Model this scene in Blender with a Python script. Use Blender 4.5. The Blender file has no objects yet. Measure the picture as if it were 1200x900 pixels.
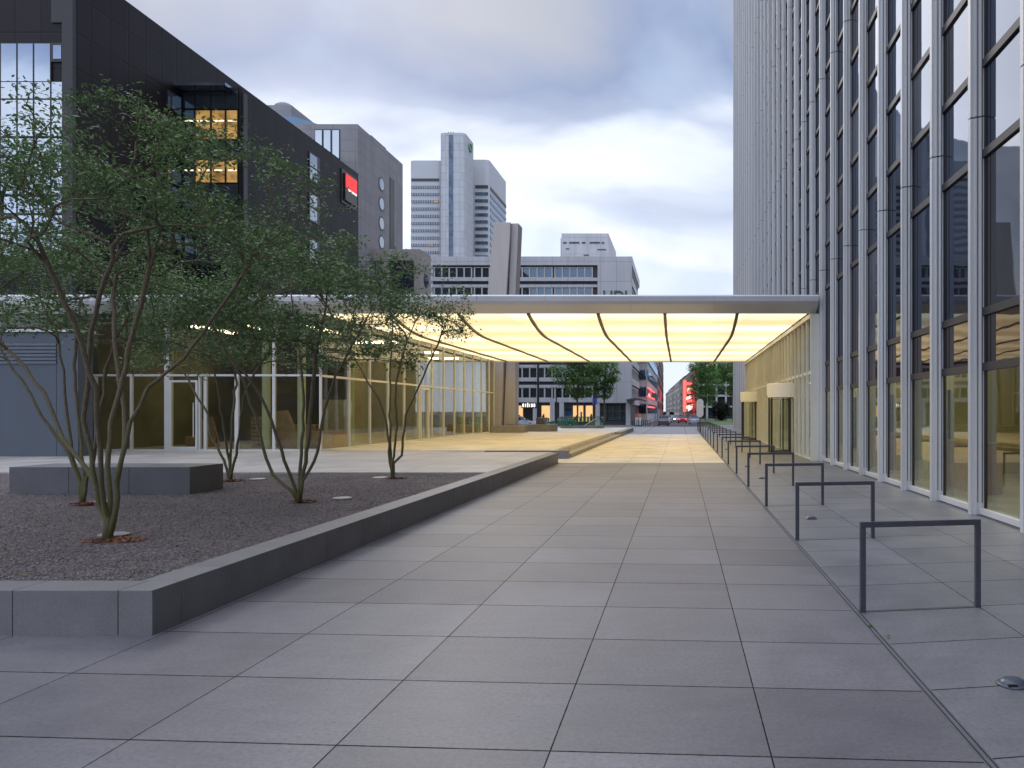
import bpy, bmesh, math, random
import numpy as np
from mathutils import Vector, Matrix
R = math.radians
scene = bpy.context.scene
col = scene.collection
random.seed(7)

# ------------------------------------------------------------------ camera, sky, sun, exposure
cd = bpy.data.cameras.new("camera")
cam = bpy.data.objects.new("camera", cd); col.objects.link(cam)
cam.location = (0, 0, 1.7); cam.rotation_euler = (R(90), 0, 0)
cd.sensor_width = 36; cd.lens = 27.0
cd.shift_x = -0.1642; cd.shift_y = 0.0267
cd.clip_start = 0.1; cd.clip_end = 5000
scene.camera = cam
scene.view_settings.view_transform = 'Standard'
scene.view_settings.look = 'None'
scene.view_settings.exposure = 0.3
scene.view_settings.gamma = 1.0

w = bpy.data.worlds.new("World"); scene.world = w; w.use_nodes = True
nt = w.node_tree; N = nt.nodes; L = nt.links
for n in list(N): N.remove(n)
def wn(t, **k):
    n = N.new(t)
    for a, b in k.items(): setattr(n, a, b)
    return n
out = wn('ShaderNodeOutputWorld'); bg = wn('ShaderNodeBackground')
L.new(bg.outputs[0], out.inputs[0]); bg.inputs['Strength'].default_value = 0.11
sky = wn('ShaderNodeTexSky', sky_type='NISHITA'); sky.sun_disc = False
sky.sun_elevation = R(9); sky.sun_rotation = R(-25); sky.altitude = 100
sky.dust_density = 2.0; sky.ozone_density = 3.0
tc = wn('ShaderNodeTexCoord'); sep = wn('ShaderNodeSeparateXYZ'); L.new(tc.outputs['Generated'], sep.inputs[0])
def wm(op, a, b=None, c=None, clamp=False):
    n = wn('ShaderNodeMath', operation=op); n.use_clamp = clamp
    for i, v in enumerate((a, b, c)):
        if v is None: continue
        if isinstance(v, (int, float)): n.inputs[i].default_value = v
        else: L.new(v, n.inputs[i])
    return n.outputs[0]
zc = wm('MAXIMUM', sep.outputs[2], 0.0)
den = wm('ADD', zc, 0.42)
cx = wm('DIVIDE', sep.outputs[0], den); cy = wm('DIVIDE', sep.outputs[1], den)
cmb = wn('ShaderNodeCombineXYZ'); L.new(cx, cmb.inputs[0]); L.new(cy, cmb.inputs[1])
mp = wn('ShaderNodeMapping'); L.new(cmb.outputs[0], mp.inputs[0])
mp.inputs['Location'].default_value = (0.35, 1.1, 0); mp.inputs['Rotation'].default_value = (0, 0, R(20)); mp.inputs['Scale'].default_value = (1.5, 2.1, 1)
nz = wn('ShaderNodeTexNoise'); L.new(mp.outputs[0], nz.inputs['Vector'])
nz.inputs['Scale'].default_value = 1.0; nz.inputs['Detail'].default_value = 5; nz.inputs['Roughness'].default_value = 0.45; nz.inputs['Distortion'].default_value = 0.5
# elevation term: heavier cloud high up, bright gap low down
el0 = wm('MULTIPLY_ADD', zc, 2.1, -0.64)
gx_ = wm('MULTIPLY', wm('ADD', sep.outputs[0], .22), 3.2); gz_ = wm('MULTIPLY', wm('SUBTRACT', sep.outputs[2], .23), 7.0)
gl_ = wm('EXPONENT', wm('MULTIPLY', wm('ADD', wm('MULTIPLY', gx_, gx_), wm('MULTIPLY', gz_, gz_)), -1.0))
el = wm('SUBTRACT', el0, wm('MULTIPLY', gl_, .22))
dn = wm('ADD', wm('MULTIPLY_ADD', nz.outputs[0], 1.7, -.35), el)
rmp = wn('ShaderNodeValToRGB'); L.new(dn, rmp.inputs[0])
e = rmp.color_ramp.elements
e[0].position = 0.10; e[0].color = (7.6, 8.5, 10.4, 1)
e[1].position = 0.25; e[1].color = (9.4, 9.7, 10.3, 1)
x = e.new(0.38); x.color = (8.0, 8.7, 10.0, 1)
x = e.new(0.52); x.color = (4.3, 5.1, 7.0, 1)
x = e.new(0.70); x.color = (2.7, 3.5, 5.5, 1)
x = e.new(0.95); x.color = (4.4, 4.7, 5.6, 1)
# patches of pale blue near the horizon
nz2 = wn('ShaderNodeTexNoise'); L.new(tc.outputs['Generated'], nz2.inputs['Vector']); nz2.inputs['Scale'].default_value = 7; nz2.inputs['Detail'].default_value = 4
m2 = wn('ShaderNodeMapRange'); L.new(nz2.outputs[0], m2.inputs[0]); m2.inputs[1].default_value = .5; m2.inputs[2].default_value = .72; m2.inputs[3].default_value = 0; m2.inputs[4].default_value = .55
mx2 = wn('ShaderNodeMix', data_type='RGBA'); L.new(m2.outputs[0], mx2.inputs[0]); L.new(rmp.outputs[0], mx2.inputs[6]); mx2.inputs[7].default_value = (4.4, 5.6, 7.8, 1)
mx = wn('ShaderNodeMix', data_type='RGBA'); mx.inputs[0].default_value = 0.93
L.new(sky.outputs[0], mx.inputs[6]); L.new(mx2.outputs[2], mx.inputs[7])
# overcast sky: brighter zenith, and unseen sky behind the camera boosted for more light
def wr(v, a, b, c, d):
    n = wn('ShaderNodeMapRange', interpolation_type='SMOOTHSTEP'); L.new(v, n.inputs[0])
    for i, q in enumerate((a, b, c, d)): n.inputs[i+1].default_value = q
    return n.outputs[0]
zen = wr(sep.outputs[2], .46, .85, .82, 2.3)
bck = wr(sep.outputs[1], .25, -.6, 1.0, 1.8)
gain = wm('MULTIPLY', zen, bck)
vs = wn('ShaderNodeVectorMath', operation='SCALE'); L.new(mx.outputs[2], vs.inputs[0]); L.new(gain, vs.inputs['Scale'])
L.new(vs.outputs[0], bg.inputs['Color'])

sd = bpy.data.lights.new("sun", 'SUN'); sd.energy = 0.5; sd.angle = R(25); sd.color = (1, .93, .86)
sun = bpy.data.objects.new("sun", sd); col.objects.link(sun)
sun.rotation_euler = Vector((-math.sin(R(25)) * math.cos(R(30)), math.cos(R(25)) * math.cos(R(30)), math.sin(R(30)))).to_track_quat('Z', 'Y').to_euler()
sky.sun_elevation = R(30)

# ------------------------------------------------------------------ helpers
class MB:
    def __init__(s): s.v = []; s.f = []
    def box(s, x0, x1, y0, y1, z0, z1):
        b = len(s.v)
        s.v += [(x0,y0,z0),(x1,y0,z0),(x1,y1,z0),(x0,y1,z0),(x0,y0,z1),(x1,y0,z1),(x1,y1,z1),(x0,y1,z1)]
        s.f += [tuple(b+i for i in q) for q in ((0,3,2,1),(4,5,6,7),(0,1,5,4),(1,2,6,5),(2,3,7,6),(3,0,4,7))]
        return s
    def prism(s, poly, axis, a, b_):
        # poly: list of 2-D points, extruded along axis from a to b_
        def P(p, t):
            if axis == 'z': return (p[0], p[1], t)
            if axis == 'y': return (p[0], t, p[1])
            return (t, p[0], p[1])
        n = len(poly); b = len(s.v)
        s.v += [P(p, a) for p in poly] + [P(p, b_) for p in poly]
        s.f.append(tuple(b+i for i in range(n))); s.f.append(tuple(b+n+i for i in reversed(range(n))))
        for i in range(n):
            j = (i+1) % n; s.f.append((b+i, b+n+i, b+n+j, b+j))
        return s
    def tube(s, pts, rad, n=8):
        pts = [Vector(p) for p in pts]; b = len(s.v)
        if not hasattr(rad, '__len__'): rad = [rad]*len(pts)
        up = Vector((0.3, 0.9, 0.2)).normalized()
        for i, p in enumerate(pts):
            d = (pts[min(i+1, len(pts)-1)] - pts[max(i-1, 0)])
            if d.length < 1e-9: d = Vector((0,0,1))
            d.normalize(); u = d.cross(up)
            if u.length < .05: u = d.cross(Vector((1,0,0)))
            u.normalize(); vv = d.cross(u)
            for k in range(n):
                a = 2*math.pi*k/n; s.v.append(tuple(p + (u*math.cos(a) + vv*math.sin(a))*rad[i]))
        for i in range(len(pts)-1):
            for k in range(n):
                k2 = (k+1) % n
                s.f.append((b+i*n+k, b+i*n+k2, b+(i+1)*n+k2, b+(i+1)*n+k))
        s.f.append(tuple(b+k for k in reversed(range(n)))); m = b+(len(pts)-1)*n; s.f.append(tuple(m+k for k in range(n)))
        return s
    def cyl(s, x, y, z0, z1, r, n=24, r2=None): return s.tube([(x,y,z0),(x,y,z1)], [r, r if r2 is None else r2], n)
    def quad(s, *p):
        b = len(s.v); s.v += [tuple(q) for q in p]; s.f.append(tuple(range(b, b+len(p)))); return s
    def lathe(s, prof, x, y, n=32):
        b = len(s.v)
        for r, z in prof:
            for k in range(n):
                a = 2*math.pi*k/n; s.v.append((x+r*math.cos(a), y+r*math.sin(a), z))
        for i in range(len(prof)-1):
            for k in range(n):
                k2 = (k+1) % n; s.f.append((b+i*n+k, b+i*n+k2, b+(i+1)*n+k2, b+(i+1)*n+k))
        return s
    def build(s, name, mat, parent=None, bevel=0, smooth=False, fix=True):
        me = bpy.data.meshes.new(name); me.from_pydata(s.v, [], s.f)
        bm = bmesh.new(); bm.from_mesh(me)
        if fix: bmesh.ops.recalc_face_normals(bm, faces=bm.faces)
        if bevel: bmesh.ops.bevel(bm, geom=bm.edges[:], offset=bevel, segments=2, affect='EDGES', profile=.6)
        bm.to_mesh(me); bm.free()
        if smooth:
            for p in me.polygons: p.use_smooth = True
        me.materials.append(mat)
        o = bpy.data.objects.new(name, me); col.objects.link(o)
        if parent is not None:
            o.parent = parent
            o.matrix_parent_inverse = Matrix.Identity(4)
            if parent.type == 'EMPTY' or parent.parent is None:
                pass
            # meshes are written in world space; shift into the root's space
            root = parent
            off = Vector((0,0,0))
            while root is not None: off += root.location; root = root.parent
            if off.length > 0: me.transform(Matrix.Translation(-off))
        return o
def tag(o, label=None, cat=None, group=None, kind=None):
    if label: o['label'] = label
    if cat: o['category'] = cat
    if group: o['group'] = group
    if kind: o['kind'] = kind
    return o
def thing(name, label, cat, loc=(0,0,0), group=None):
    o = bpy.data.objects.new(name, None); col.objects.link(o); o.location = loc; o.empty_display_size = .3
    return tag(o, label, cat, group)
def struct(name, mb, mat, **k): return tag(mb.build(name, mat, **k), kind='structure')
def kids(o): return [c for c in bpy.data.objects if c.parent == o]
def copy_tree(o, parent=None):
    c = o.copy(); col.objects.link(c)
    if parent is not None: c.parent = parent
    for k in kids(o): copy_tree(k, c)
    return c

# ------------------------------------------------------------------ materials
class NT:
    def __init__(s, name):
        s.m = bpy.data.materials.new(name); s.m.use_nodes = True; s.t = s.m.node_tree
        s.b = s.t.nodes['Principled BSDF']; s.o = s.t.nodes['Material Output']
    def n(s, t, **k):
        n = s.t.nodes.new(t)
        for a, b in k.items(): setattr(n, a, b)
        return n
    def l(s, a, b): s.t.links.new(a, b)
    def math(s, op, a, b=None, c=None, clamp=False):
        n = s.n('ShaderNodeMath', operation=op); n.use_clamp = clamp
        for i, v in enumerate((a, b, c)):
            if v is None: continue
            if isinstance(v, (int, float)): n.inputs[i].default_value = v
            else: s.l(v, n.inputs[i])
        return n.outputs[0]
    def noise(s, vec, scale, detail=4, rough=.55, dist=0):
        n = s.n('ShaderNodeTexNoise'); s.l(vec, n.inputs['Vector']); n.inputs['Scale'].default_value = scale
        n.inputs['Detail'].default_value = detail; n.inputs['Roughness'].default_value = rough; n.inputs['Distortion'].default_value = dist
        return n.outputs[0]
    def ramp(s, fac, pts):
        n = s.n('ShaderNodeValToRGB'); s.l(fac, n.inputs[0]); e = n.color_ramp.elements
        for i, (p, c) in enumerate(pts):
            if i < 2: q = e[i]; q.position = p
            else: q = e.new(p)
            q.color = (c[0], c[1], c[2], 1)
        return n.outputs[0]
    def mix(s, fac, a, b, mode='MIX'):
        n = s.n('ShaderNodeMix', data_type='RGBA', blend_type=mode)
        for i, v in ((0, fac), (6, a), (7, b)):
            if isinstance(v, (int, float)): n.inputs[i].default_value = v
            elif isinstance(v, tuple): n.inputs[i].default_value = (v[0], v[1], v[2], 1)
            else: s.l(v, n.inputs[i])
        return n.outputs[2]
    def bump(s, h, strength=.3, dist=.01):
        n = s.n('ShaderNodeBump'); n.inputs['Strength'].default_value = strength; n.inputs['Distance'].default_value = dist
        s.l(h, n.inputs['Height']); s.l(n.outputs[0], s.b.inputs['Normal']); return n
    def pos(s): return s.n('ShaderNodeNewGeometry').outputs['Position']
    def xyz(s, v):
        n = s.n('ShaderNodeSeparateXYZ'); s.l(v, n.inputs[0]); return n.outputs
def sc(c, k): return tuple(min(1, v*k) for v in c)
def surf(name, c, rough=.6, var=.12, scale=3, fine=60, bump=.15, metal=0, spec=.5, streak=False):
    t = NT(name); p = t.pos()
    v = p
    if streak:
        mp = t.n('ShaderNodeMapping'); t.l(p, mp.inputs[0]); mp.inputs['Scale'].default_value = (1, 1, .12); v = mp.outputs[0]
    n1 = t.noise(v, scale); n2 = t.noise(p, fine, 3)
    a = t.ramp(n1, [(.3, sc(c, 1-var)), (.7, sc(c, 1+var))])
    b = t.ramp(n2, [(.3, (1-var*.6,)*3), (.7, (1,)*3)])
    t.l(t.mix(1.0, a, b, 'MULTIPLY'), t.b.inputs['Base Color'])
    t.b.inputs['Metallic'].default_value = metal; t.b.inputs['Specular IOR Level'].default_value = spec
    r = t.n('ShaderNodeMapRange'); t.l(n1, r.inputs[0]); r.inputs[3].default_value = max(.02, rough-.08); r.inputs[4].default_value = min(1, rough+.08)
    t.l(r.outputs[0], t.b.inputs['Roughness'])
    if bump: t.bump(n2, bump, .01)
    return t.m
def emis(name, c, s):
    t = NT(name); t.b.inputs['Base Color'].default_value = (*sc(c, .5), 1)
    n1 = t.noise(t.pos(), 1.2, 2)
    t.l(t.ramp(n1, [(.3, sc(c, .85)), (.7, c)]), t.b.inputs['Emission Color'])
    t.b.inputs['Emission Strength'].default_value = s; return t.m

def paving(name, x0, dx, dy, skew, base, var=.1, y0=0, joint=.008, rough=.5, jc=.12, dirt=.5):
    t = NT(name); p = t.pos(); X, Y, Z = t.xyz(p)
    u = t.math('DIVIDE', t.math('SUBTRACT', X, x0), dx)
    yv = t.math('ADD', Y, t.math('MULTIPLY', X, skew))
    v = t.math('DIVIDE', t.math('SUBTRACT', yv, y0), dy)
    def jm(c, d):
        f = t.math('ABSOLUTE', t.math('SUBTRACT', t.math('FRACT', t.math('ADD', c, .5)), .5))
        return t.math('MULTIPLY', f, d)
    # ragged joint edge
    wob = t.math('MULTIPLY', t.math('SUBTRACT', t.noise(p, 14, 3), .5), .006)
    d = t.math('ADD', t.math('MINIMUM', t.math('MULTIPLY', jm(u, dx), 1.8), t.math('MULTIPLY', jm(v, dy), 1.15)), wob)
    mr = t.n('ShaderNodeMapRange'); t.l(d, mr.inputs[0]); mr.inputs[1].default_value = joint*.5; mr.inputs[2].default_value = joint*1.3
    slab = mr.outputs[0]
    cmb = t.n('ShaderNodeCombineXYZ'); t.l(t.math('FLOOR', u), cmb.inputs[0]); t.l(t.math('FLOOR', v), cmb.inputs[1])
    wn_ = t.n('ShaderNodeTexWhiteNoise', noise_dimensions='3D'); t.l(cmb.outputs[0], wn_.inputs[0])
    sv = t.ramp(wn_.outputs[0], [(0, sc(base, 1-var)), (1, sc(base, 1+var))])
    st = t.noise(p, .9, 6, .62, .6)
    c = t.mix(1.0, sv, t.ramp(st, [(.25, (.72,.72,.74)), (.5, (.95,.95,.95)), (.72, (1.12,1.10,1.08))]), 'MULTIPLY')
    mp = t.n('ShaderNodeMapping'); t.l(p, mp.inputs[0]); mp.inputs['Rotation'].default_value = (0, 0, .6); mp.inputs['Scale'].default_value = (1, 4, 1)
    c = t.mix(1.0, c, t.ramp(t.noise(mp.outputs[0], 2.2, 5, .6), [(.3, (.92,.92,.92)), (.7, (1.05,1.05,1.05))]), 'MULTIPLY')
    fine = t.noise(p, 240, 3, .7)
    c = t.mix(1.0, c, t.ramp(fine, [(.25, (.82,)*3), (.75, (1.12,)*3)]), 'MULTIPLY')
    med = t.noise(p, 34, 6, .8)
    c = t.mix(1.0, c, t.ramp(med, [(.32, (.70,)*3), (.5, (1,)*3), (.68, (1.24,)*3)]), 'MULTIPLY')
    blob = t.noise(p, .33, 6, .7, 1.2)
    c = t.mix(1.0, c, t.ramp(blob, [(.35, (.84,.84,.86)), (.52, (1,1,1)), (.66, (1.10,1.09,1.07))]), 'MULTIPLY')
    # small dark spots and lighter scuffs
    vo = t.n('ShaderNodeTexVoronoi'); t.l(p, vo.inputs['Vector']); vo.inputs['Scale'].default_value = 3.1
    sp = t.n('ShaderNodeMapRange'); t.l(vo.outputs['Distance'], sp.inputs[0]); sp.inputs[1].default_value = .012; sp.inputs[2].default_value = .035; sp.inputs[3].default_value = .35; sp.inputs[4].default_value = 0
    c = t.mix(sp.outputs[0], c, sc(base, .35))
    jcol = t.ramp(t.noise(p, 38, 3, .7), [(.50, sc(base, jc*.8)), (.62, (.03,.03,.018)), (.80, (.12,.115,.09))])
    c = t.mix(slab, jcol, c)
    t.l(c, t.b.inputs['Base Color'])
    rr = t.n('ShaderNodeMapRange'); t.l(st, rr.inputs[0]); rr.inputs[1].default_value = .3; rr.inputs[2].default_value = .7; rr.inputs[3].default_value = rough-.03; rr.inputs[4].default_value = rough+.05
    t.l(rr.outputs[0], t.b.inputs['Roughness']); t.b.inputs['Specular IOR Level'].default_value = .5
    h = t.math('ADD', t.math('MULTIPLY', slab, .15), t.math('MULTIPLY', fine, .10))
    t.l(t.math('MULTIPLY', slab, .5), t.b.inputs['Specular IOR Level'])
    t.bump(h, .5, .006)
    return t.m

def glass(name, tint=(.8,.85,.8), ior=1.5, gl=(.9,.93,.95), rough=0.0):
    t = NT(name); t.t.nodes.remove(t.b)
    tr = t.n('ShaderNodeBsdfTransparent'); tr.inputs[0].default_value = (*tint, 1)
    g = t.n('ShaderNodeBsdfGlossy'); g.inputs[0].default_value = (*gl, 1); g.inputs[1].default_value = rough
    f = t.n('ShaderNodeFresnel')
    bf = t.n('ShaderNodeNewGeometry').outputs['Backfacing']
    t.l(t.math('ADD', ior, t.math('MULTIPLY', bf, 1/ior-ior)), f.inputs[0])
    bp = t.n('ShaderNodeBump'); bp.inputs['Strength'].default_value = .05; bp.inputs['Distance'].default_value = .02
    t.l(t.noise(t.pos(), .8, 2), bp.inputs['Height']); t.l(bp.outputs[0], g.inputs['Normal'])
    m = t.n('ShaderNodeMixShader'); t.l(f.outputs[0], m.inputs[0]); t.l(tr.outputs[0], m.inputs[1]); t.l(g.outputs[0], m.inputs[2])
    t.l(m.outputs[0], t.o.inputs[0]); return t.m
def darkglass(name, c=(.02,.025,.03), ior=2.0, gl=(.8,.88,1), wav=.06):
    t = NT(name); t.t.nodes.remove(t.b)
    tr = t.n('ShaderNodeBsdfDiffuse'); t.l(t.ramp(t.noise(t.pos(), .35, 2), [(.35, sc(c,.6)), (.65, sc(c,1.5))]), tr.inputs[0])
    g = t.n('ShaderNodeBsdfGlossy'); g.inputs[0].default_value = (*gl, 1); g.inputs[1].default_value = .02
    f = t.n('ShaderNodeFresnel'); f.inputs[0].default_value = ior
    bp = t.n('ShaderNodeBump'); bp.inputs['Strength'].default_value = wav; bp.inputs['Distance'].default_value = .03
    t.l(t.noise(t.pos(), .6, 2), bp.inputs['Height']); t.l(bp.outputs[0], g.inputs['Normal'])
    m = t.n('ShaderNodeMixShader'); t.l(f.outputs[0], m.inputs[0]); t.l(tr.outputs[0], m.inputs[1]); t.l(g.outputs[0], m.inputs[2])
    t.l(m.outputs[0], t.o.inputs[0]); return t.m
def panels(name, c, pw, ph, axis='Y', rough=.4, joint=.02, var=.12, off=(0,0), jcol=None, spec=.5, metal=0, bump=.4):
    """cladding panels: grid of joints in (axis, Z)"""
    t = NT(name); p = t.pos(); X, Y, Z = t.xyz(p); A = Y if axis == 'Y' else X
    if axis == 'XY': A = t.math('ADD', X, Y)
    u = t.math('DIVIDE', t.math('SUBTRACT', A, off[0]), pw); v = t.math('DIVIDE', t.math('SUBTRACT', Z, off[1]), ph)
    def jm(q, d): return t.math('MULTIPLY', t.math('ABSOLUTE', t.math('SUBTRACT', t.math('FRACT', t.math('ADD', q, .5)), .5)), d)
    d = t.math('MINIMUM', jm(u, pw), jm(v, ph))
    mr = t.n('ShaderNodeMapRange'); t.l(d, mr.inputs[0]); mr.inputs[1].default_value = joint*.5; mr.inputs[2].default_value = joint
    cb = t.n('ShaderNodeCombineXYZ'); t.l(t.math('FLOOR', u), cb.inputs[0]); t.l(t.math('FLOOR', v), cb.inputs[1])
    wn_ = t.n('ShaderNodeTexWhiteNoise', noise_dimensions='3D'); t.l(cb.outputs[0], wn_.inputs[0])
    cc = t.ramp(wn_.outputs[0], [(0, sc(c, 1-var)), (1, sc(c, 1+var))])
    mp = t.n('ShaderNodeMapping'); t.l(p, mp.inputs[0]); mp.inputs['Scale'].default_value = (1, 1, .15)
    cc = t.mix(1, cc, t.ramp(t.noise(mp.outputs[0], .9, 5), [(.3, (.85,)*3), (.7, (1.06,)*3)]), 'MULTIPLY')
    cc = t.mix(mr.outputs[0], jcol or sc(c, .35), cc)
    t.l(cc, t.b.inputs['Base Color']); t.b.inputs['Roughness'].default_value = rough; t.b.inputs['Specular IOR Level'].default_value = spec; t.b.inputs['Metallic'].default_value = metal
    t.bump(mr.outputs[0], bump, .02)
    return t.m

M = {}
M['pave'] = paving('grey granite paving', .45, 1.1, .945, .060, (.158,.150,.158), y0=.99-.02, var=.17, rough=.46)
M['pave_r'] = paving('grey granite paving by the tower', 1.5, 1.1, .925, -.165, (.185,.184,.190), y0=4.68-.25, rough=.46)
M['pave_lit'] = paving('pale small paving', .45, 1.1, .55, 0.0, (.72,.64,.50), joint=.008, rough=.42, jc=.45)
M['pave_far'] = paving('grey far paving', .45, 3.3, 3.2, .05, (.24,.24,.25), joint=.03, rough=.5)
M['terrace'] = paving('terrace paving', .2, 1.1, 1.1, 0.0, (.42,.39,.36), joint=.008, rough=.45, jc=.4)
M['asphalt'] = surf('asphalt', (.055,.055,.058), .75, .2, .4, 40, .3)
M['kerb'] = surf('kerb stone', (.2,.2,.2), .7)
def granite(name, c):
    t = NT(name); p = t.pos()
    a = t.noise(p, 160, 4, .75); b = t.noise(p, 2.0, 5, .6)
    vo = t.n('ShaderNodeTexVoronoi'); t.l(p, vo.inputs['Vector']); vo.inputs['Scale'].default_value = 150
    k = t.ramp(a, [(.3, sc(c, .72)), (.52, c), (.75, sc(c, 1.4))])
    k = t.mix(1, k, t.ramp(b, [(.25, (.78,.77,.76)), (.75, (1.12,1.1,1.1))]), 'MULTIPLY')
    k = t.mix(1, k, t.ramp(vo.outputs['Color'], [(.1, (.85,)*3), (.9, (1.1,)*3)]), 'MULTIPLY')
    t.l(k, t.b.inputs['Base Color']); t.b.inputs['Roughness'].default_value = .5
    t.bump(a, .25, .004); return t.m
M['granite'] = granite('dark granite', (.185,.180,.182))
M['granite_b'] = granite('dark granite bench', (.135,.136,.145))
M['step'] = granite('step granite', (.27,.25,.225))
t = NT('crushed red brown gravel'); p = t.pos()
vo = t.n('ShaderNodeTexVoronoi'); t.l(p, vo.inputs['Vector']); vo.inputs['Scale'].default_value = 42
k = t.ramp(vo.outputs['Color'], [(.1, (.055,.044,.044)), (.5, (.14,.112,.108)), (.9, (.27,.225,.215))])
k = t.mix(1, k, t.ramp(t.noise(p, 1.1, 5, .6), [(.3, (.75,.74,.74)), (.7, (1.15,1.1,1.1))]), 'MULTIPLY')
t.l(k, t.b.inputs['Base Color']); t.b.inputs['Roughness'].default_value = .85
t.bump(t.math('ADD', t.math('MULTIPLY', vo.outputs['Distance'], -1.0), t.math('MULTIPLY', t.noise(p, 90, 4), .6)), 1.0, .03); M['gravel'] = t.m
t = NT('gravel stones'); oi = t.pos()
k = t.ramp(t.noise(oi, 31, 2), [(.3, (.09,.072,.07)), (.5, (.18,.15,.145)), (.72, (.33,.29,.275))])
t.l(k, t.b.inputs['Base Color']); t.b.inputs['Roughness'].default_value = .8; M['stones'] = t.m
M['rust'] = surf('orange bark litter', (.24,.085,.03), .9, .4, 20, 90, .6)
M['disc'] = surf('spotlight rim steel', (.30,.29,.27), .45, .15, 5, 80, .05, metal=.2)
M['disc_l'] = surf('spotlight lens', (.07,.08,.10), .3, .1, 5, 80, 0)
M['rack'] = surf('anthracite painted steel', (.085,.088,.105), .42, .12, 6, 120, .06, metal=.3)
M['alu'] = surf('brushed anodised aluminium', (.58,.575,.575), .45, .10, .7, 90, .05, metal=.12, streak=True)
M['alu_dark'] = surf('dark anodised steel', (.030,.025,.030), .5, .2, .6, 60, .05, metal=.0, streak=True)
M['joint'] = surf('dark joint gasket', (.02,.02,.02), .8)  # one dark tone for the drain channel and rack slots
M['white_metal'] = surf('white powder coated metal', (.62,.61,.58), .4, .06, 1.5, 80, .03)
M['cream'] = surf('cream powder coated fin', (.64,.62,.55), .42, .06, 1.5, 80, .03)
M['drum'] = surf('off white drum panel', (.78,.76,.70), .38, .04, 1, 80, .02)
M['fascia'] = surf('silver fascia panel', (.62,.62,.64), .36, .06, .4, 60, .03, metal=.35)
M['roof'] = surf('grey roof membrane', (.22,.22,.23), .8)
M['bronze'] = surf('dark bronze rib', (.045,.032,.022), .5, .2)
M['tglass'] = darkglass('tower glass', (.018,.020,.026), 1.85, (.46,.53,.66), .12)
M['tglass_b'] = darkglass('tower glass with blinds down', (.085,.085,.09), 1.8, (.44,.51,.62), .16)
M['tglass_c'] = darkglass('tower glass dim room', (.035,.030,.024), 1.9, (.5,.56,.68), .08)
M['tspan'] = darkglass('tower spandrel glass', (.03,.022,.02), 1.55, (.9,.85,.85), .25)
M['tlow'] = glass('tower lobby glass', (.94,.95,.86), 1.5)
M['pglass'] = glass('pavilion glass', (.93,.94,.89), 1.42)
M['vglass'] = glass('vestibule glass', (.94,.96,.90), 1.5)
M['rglass'] = glass('railing glass', (.84,.94,.90), 1.5)
M['dclad'] = panels('dark metal cladding', (.011,.008,.0105), 1.5, 2.05, 'XY', .5, .06, .25, (43.3,.5), (.002,.002,.002), spec=.22)
M['dframe'] = surf('black window frame', (.012,.010,.012), .4)
M['skyglass'] = darkglass('sky mirroring window', (.05,.06,.08), 4.2, (.85,.95,1.1), .08)
M['dimglass'] = darkglass('dim window', (.02,.025,.03), 2.0, (.7,.85,1), .1)
M['officeglass'] = darkglass('office window', (.012,.018,.024), 2.1, (.55,.75,1.0), .1)
M['conc'] = panels('brown grey stone cladding', (.26,.25,.26), 2.2, 1.1, 'XY', .7, .02, .06, (0,0), sc((.2,.19,.19), .7), bump=.15)
M['concl'] = surf('beige concrete', (.33,.30,.28), .8, .1, 1, 30, .1)
M['bluegl'] = darkglass('blue glass', (.03,.06,.10), 2.6, (.45,.65,.95), .1)
M['silver'] = panels('silver high rise cladding', (.40,.41,.43), 3.2, 3.35, 'XY', .5, .10, .05, (0,0), (.22,.23,.25), bump=.1)
M['silver_plain'] = surf('silver spandrel', (.42,.43,.45), .55, .06, .05, 1, 0)
M['hwhite'] = panels('pale office cladding', (.43,.43,.45), 2.5, 3.14, 'XY', .5, .035, .04, (-7.5,0), (.2,.2,.21), bump=.1)
M['hgrey'] = surf('office dark trim', (.035,.035,.038), .5)
M['hmull'] = surf('pale office mullion', (.42,.40,.37), .6)
M['pylon'] = surf('board marked concrete', (.50,.45,.42), .7, .10, 1.2, 30, .15, streak=True)
M['pylon2'] = surf('grey concrete slab', (.44,.41,.40), .65, .10, 1.2, 30, .15, streak=True)
M['bluewall'] = panels('blue grey render', (.088,.105,.13), 6, 9, 'X', .7, .02, .03, (-19,-4.9), bump=.1)
M['louver'] = surf('grey louver metal', (.11,.13,.155), .5)
M['int_floor'] = surf('site floor slab', (.30,.28,.20), .6, .25, 1)
M['int_wall'] = surf('unfinished wall', (.135,.125,.075), .8, .3, .8, 20, .3)
M['int_pale'] = surf('plasterboard wall', (.36,.33,.20), .7, .1)
M['int_green'] = surf('yellow green lobby wall', (.36,.35,.15), .6, .12, .5)
M['int_dark'] = surf('dark interior wall', (.028,.024,.02), .7, .2)
M['column'] = surf('pale green column', (.42,.45,.26), .55, .05)
M['wood'] = surf('pallet timber', (.30,.19,.09), .8, .2, 6, 60, .2)
M['lamp_warm'] = emis('warm ceiling lamp', (1, .86, .56), 8)
M['lamp_dim'] = emis('dim warm ceiling lamp', (1, .80, .42), 3.2)
t = NT('lit office room'); p = t.pos(); X, Y, Z = t.xyz(p)
t.l(t.ramp(t.noise(p, 1.1, 3, .6), [(.35, (.35,.17,.03)), (.5, (.85,.48,.12)), (.68, (1,.64,.20))]), t.b.inputs['Emission Color'])
t.b.inputs['Emission Strength'].default_value = .42; t.b.inputs['Base Color'].default_value = (.02,.015,.01,1); M['lit_office'] = t.m
M['lit_line'] = emis('office tube lamp', (1, .86, .55), 1.4)
M['shop_warm'] = emis('lit shop window', (1, .58, .24), .75)
M['shop_white'] = emis('lit shop lettering', (1, .96, .88), 2.2)
M['neon'] = emis('red neon', (1, .09, .07), 2.2)
M['neon_hot'] = emis('pink white neon', (1, .35, .30), 2.6)
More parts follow.
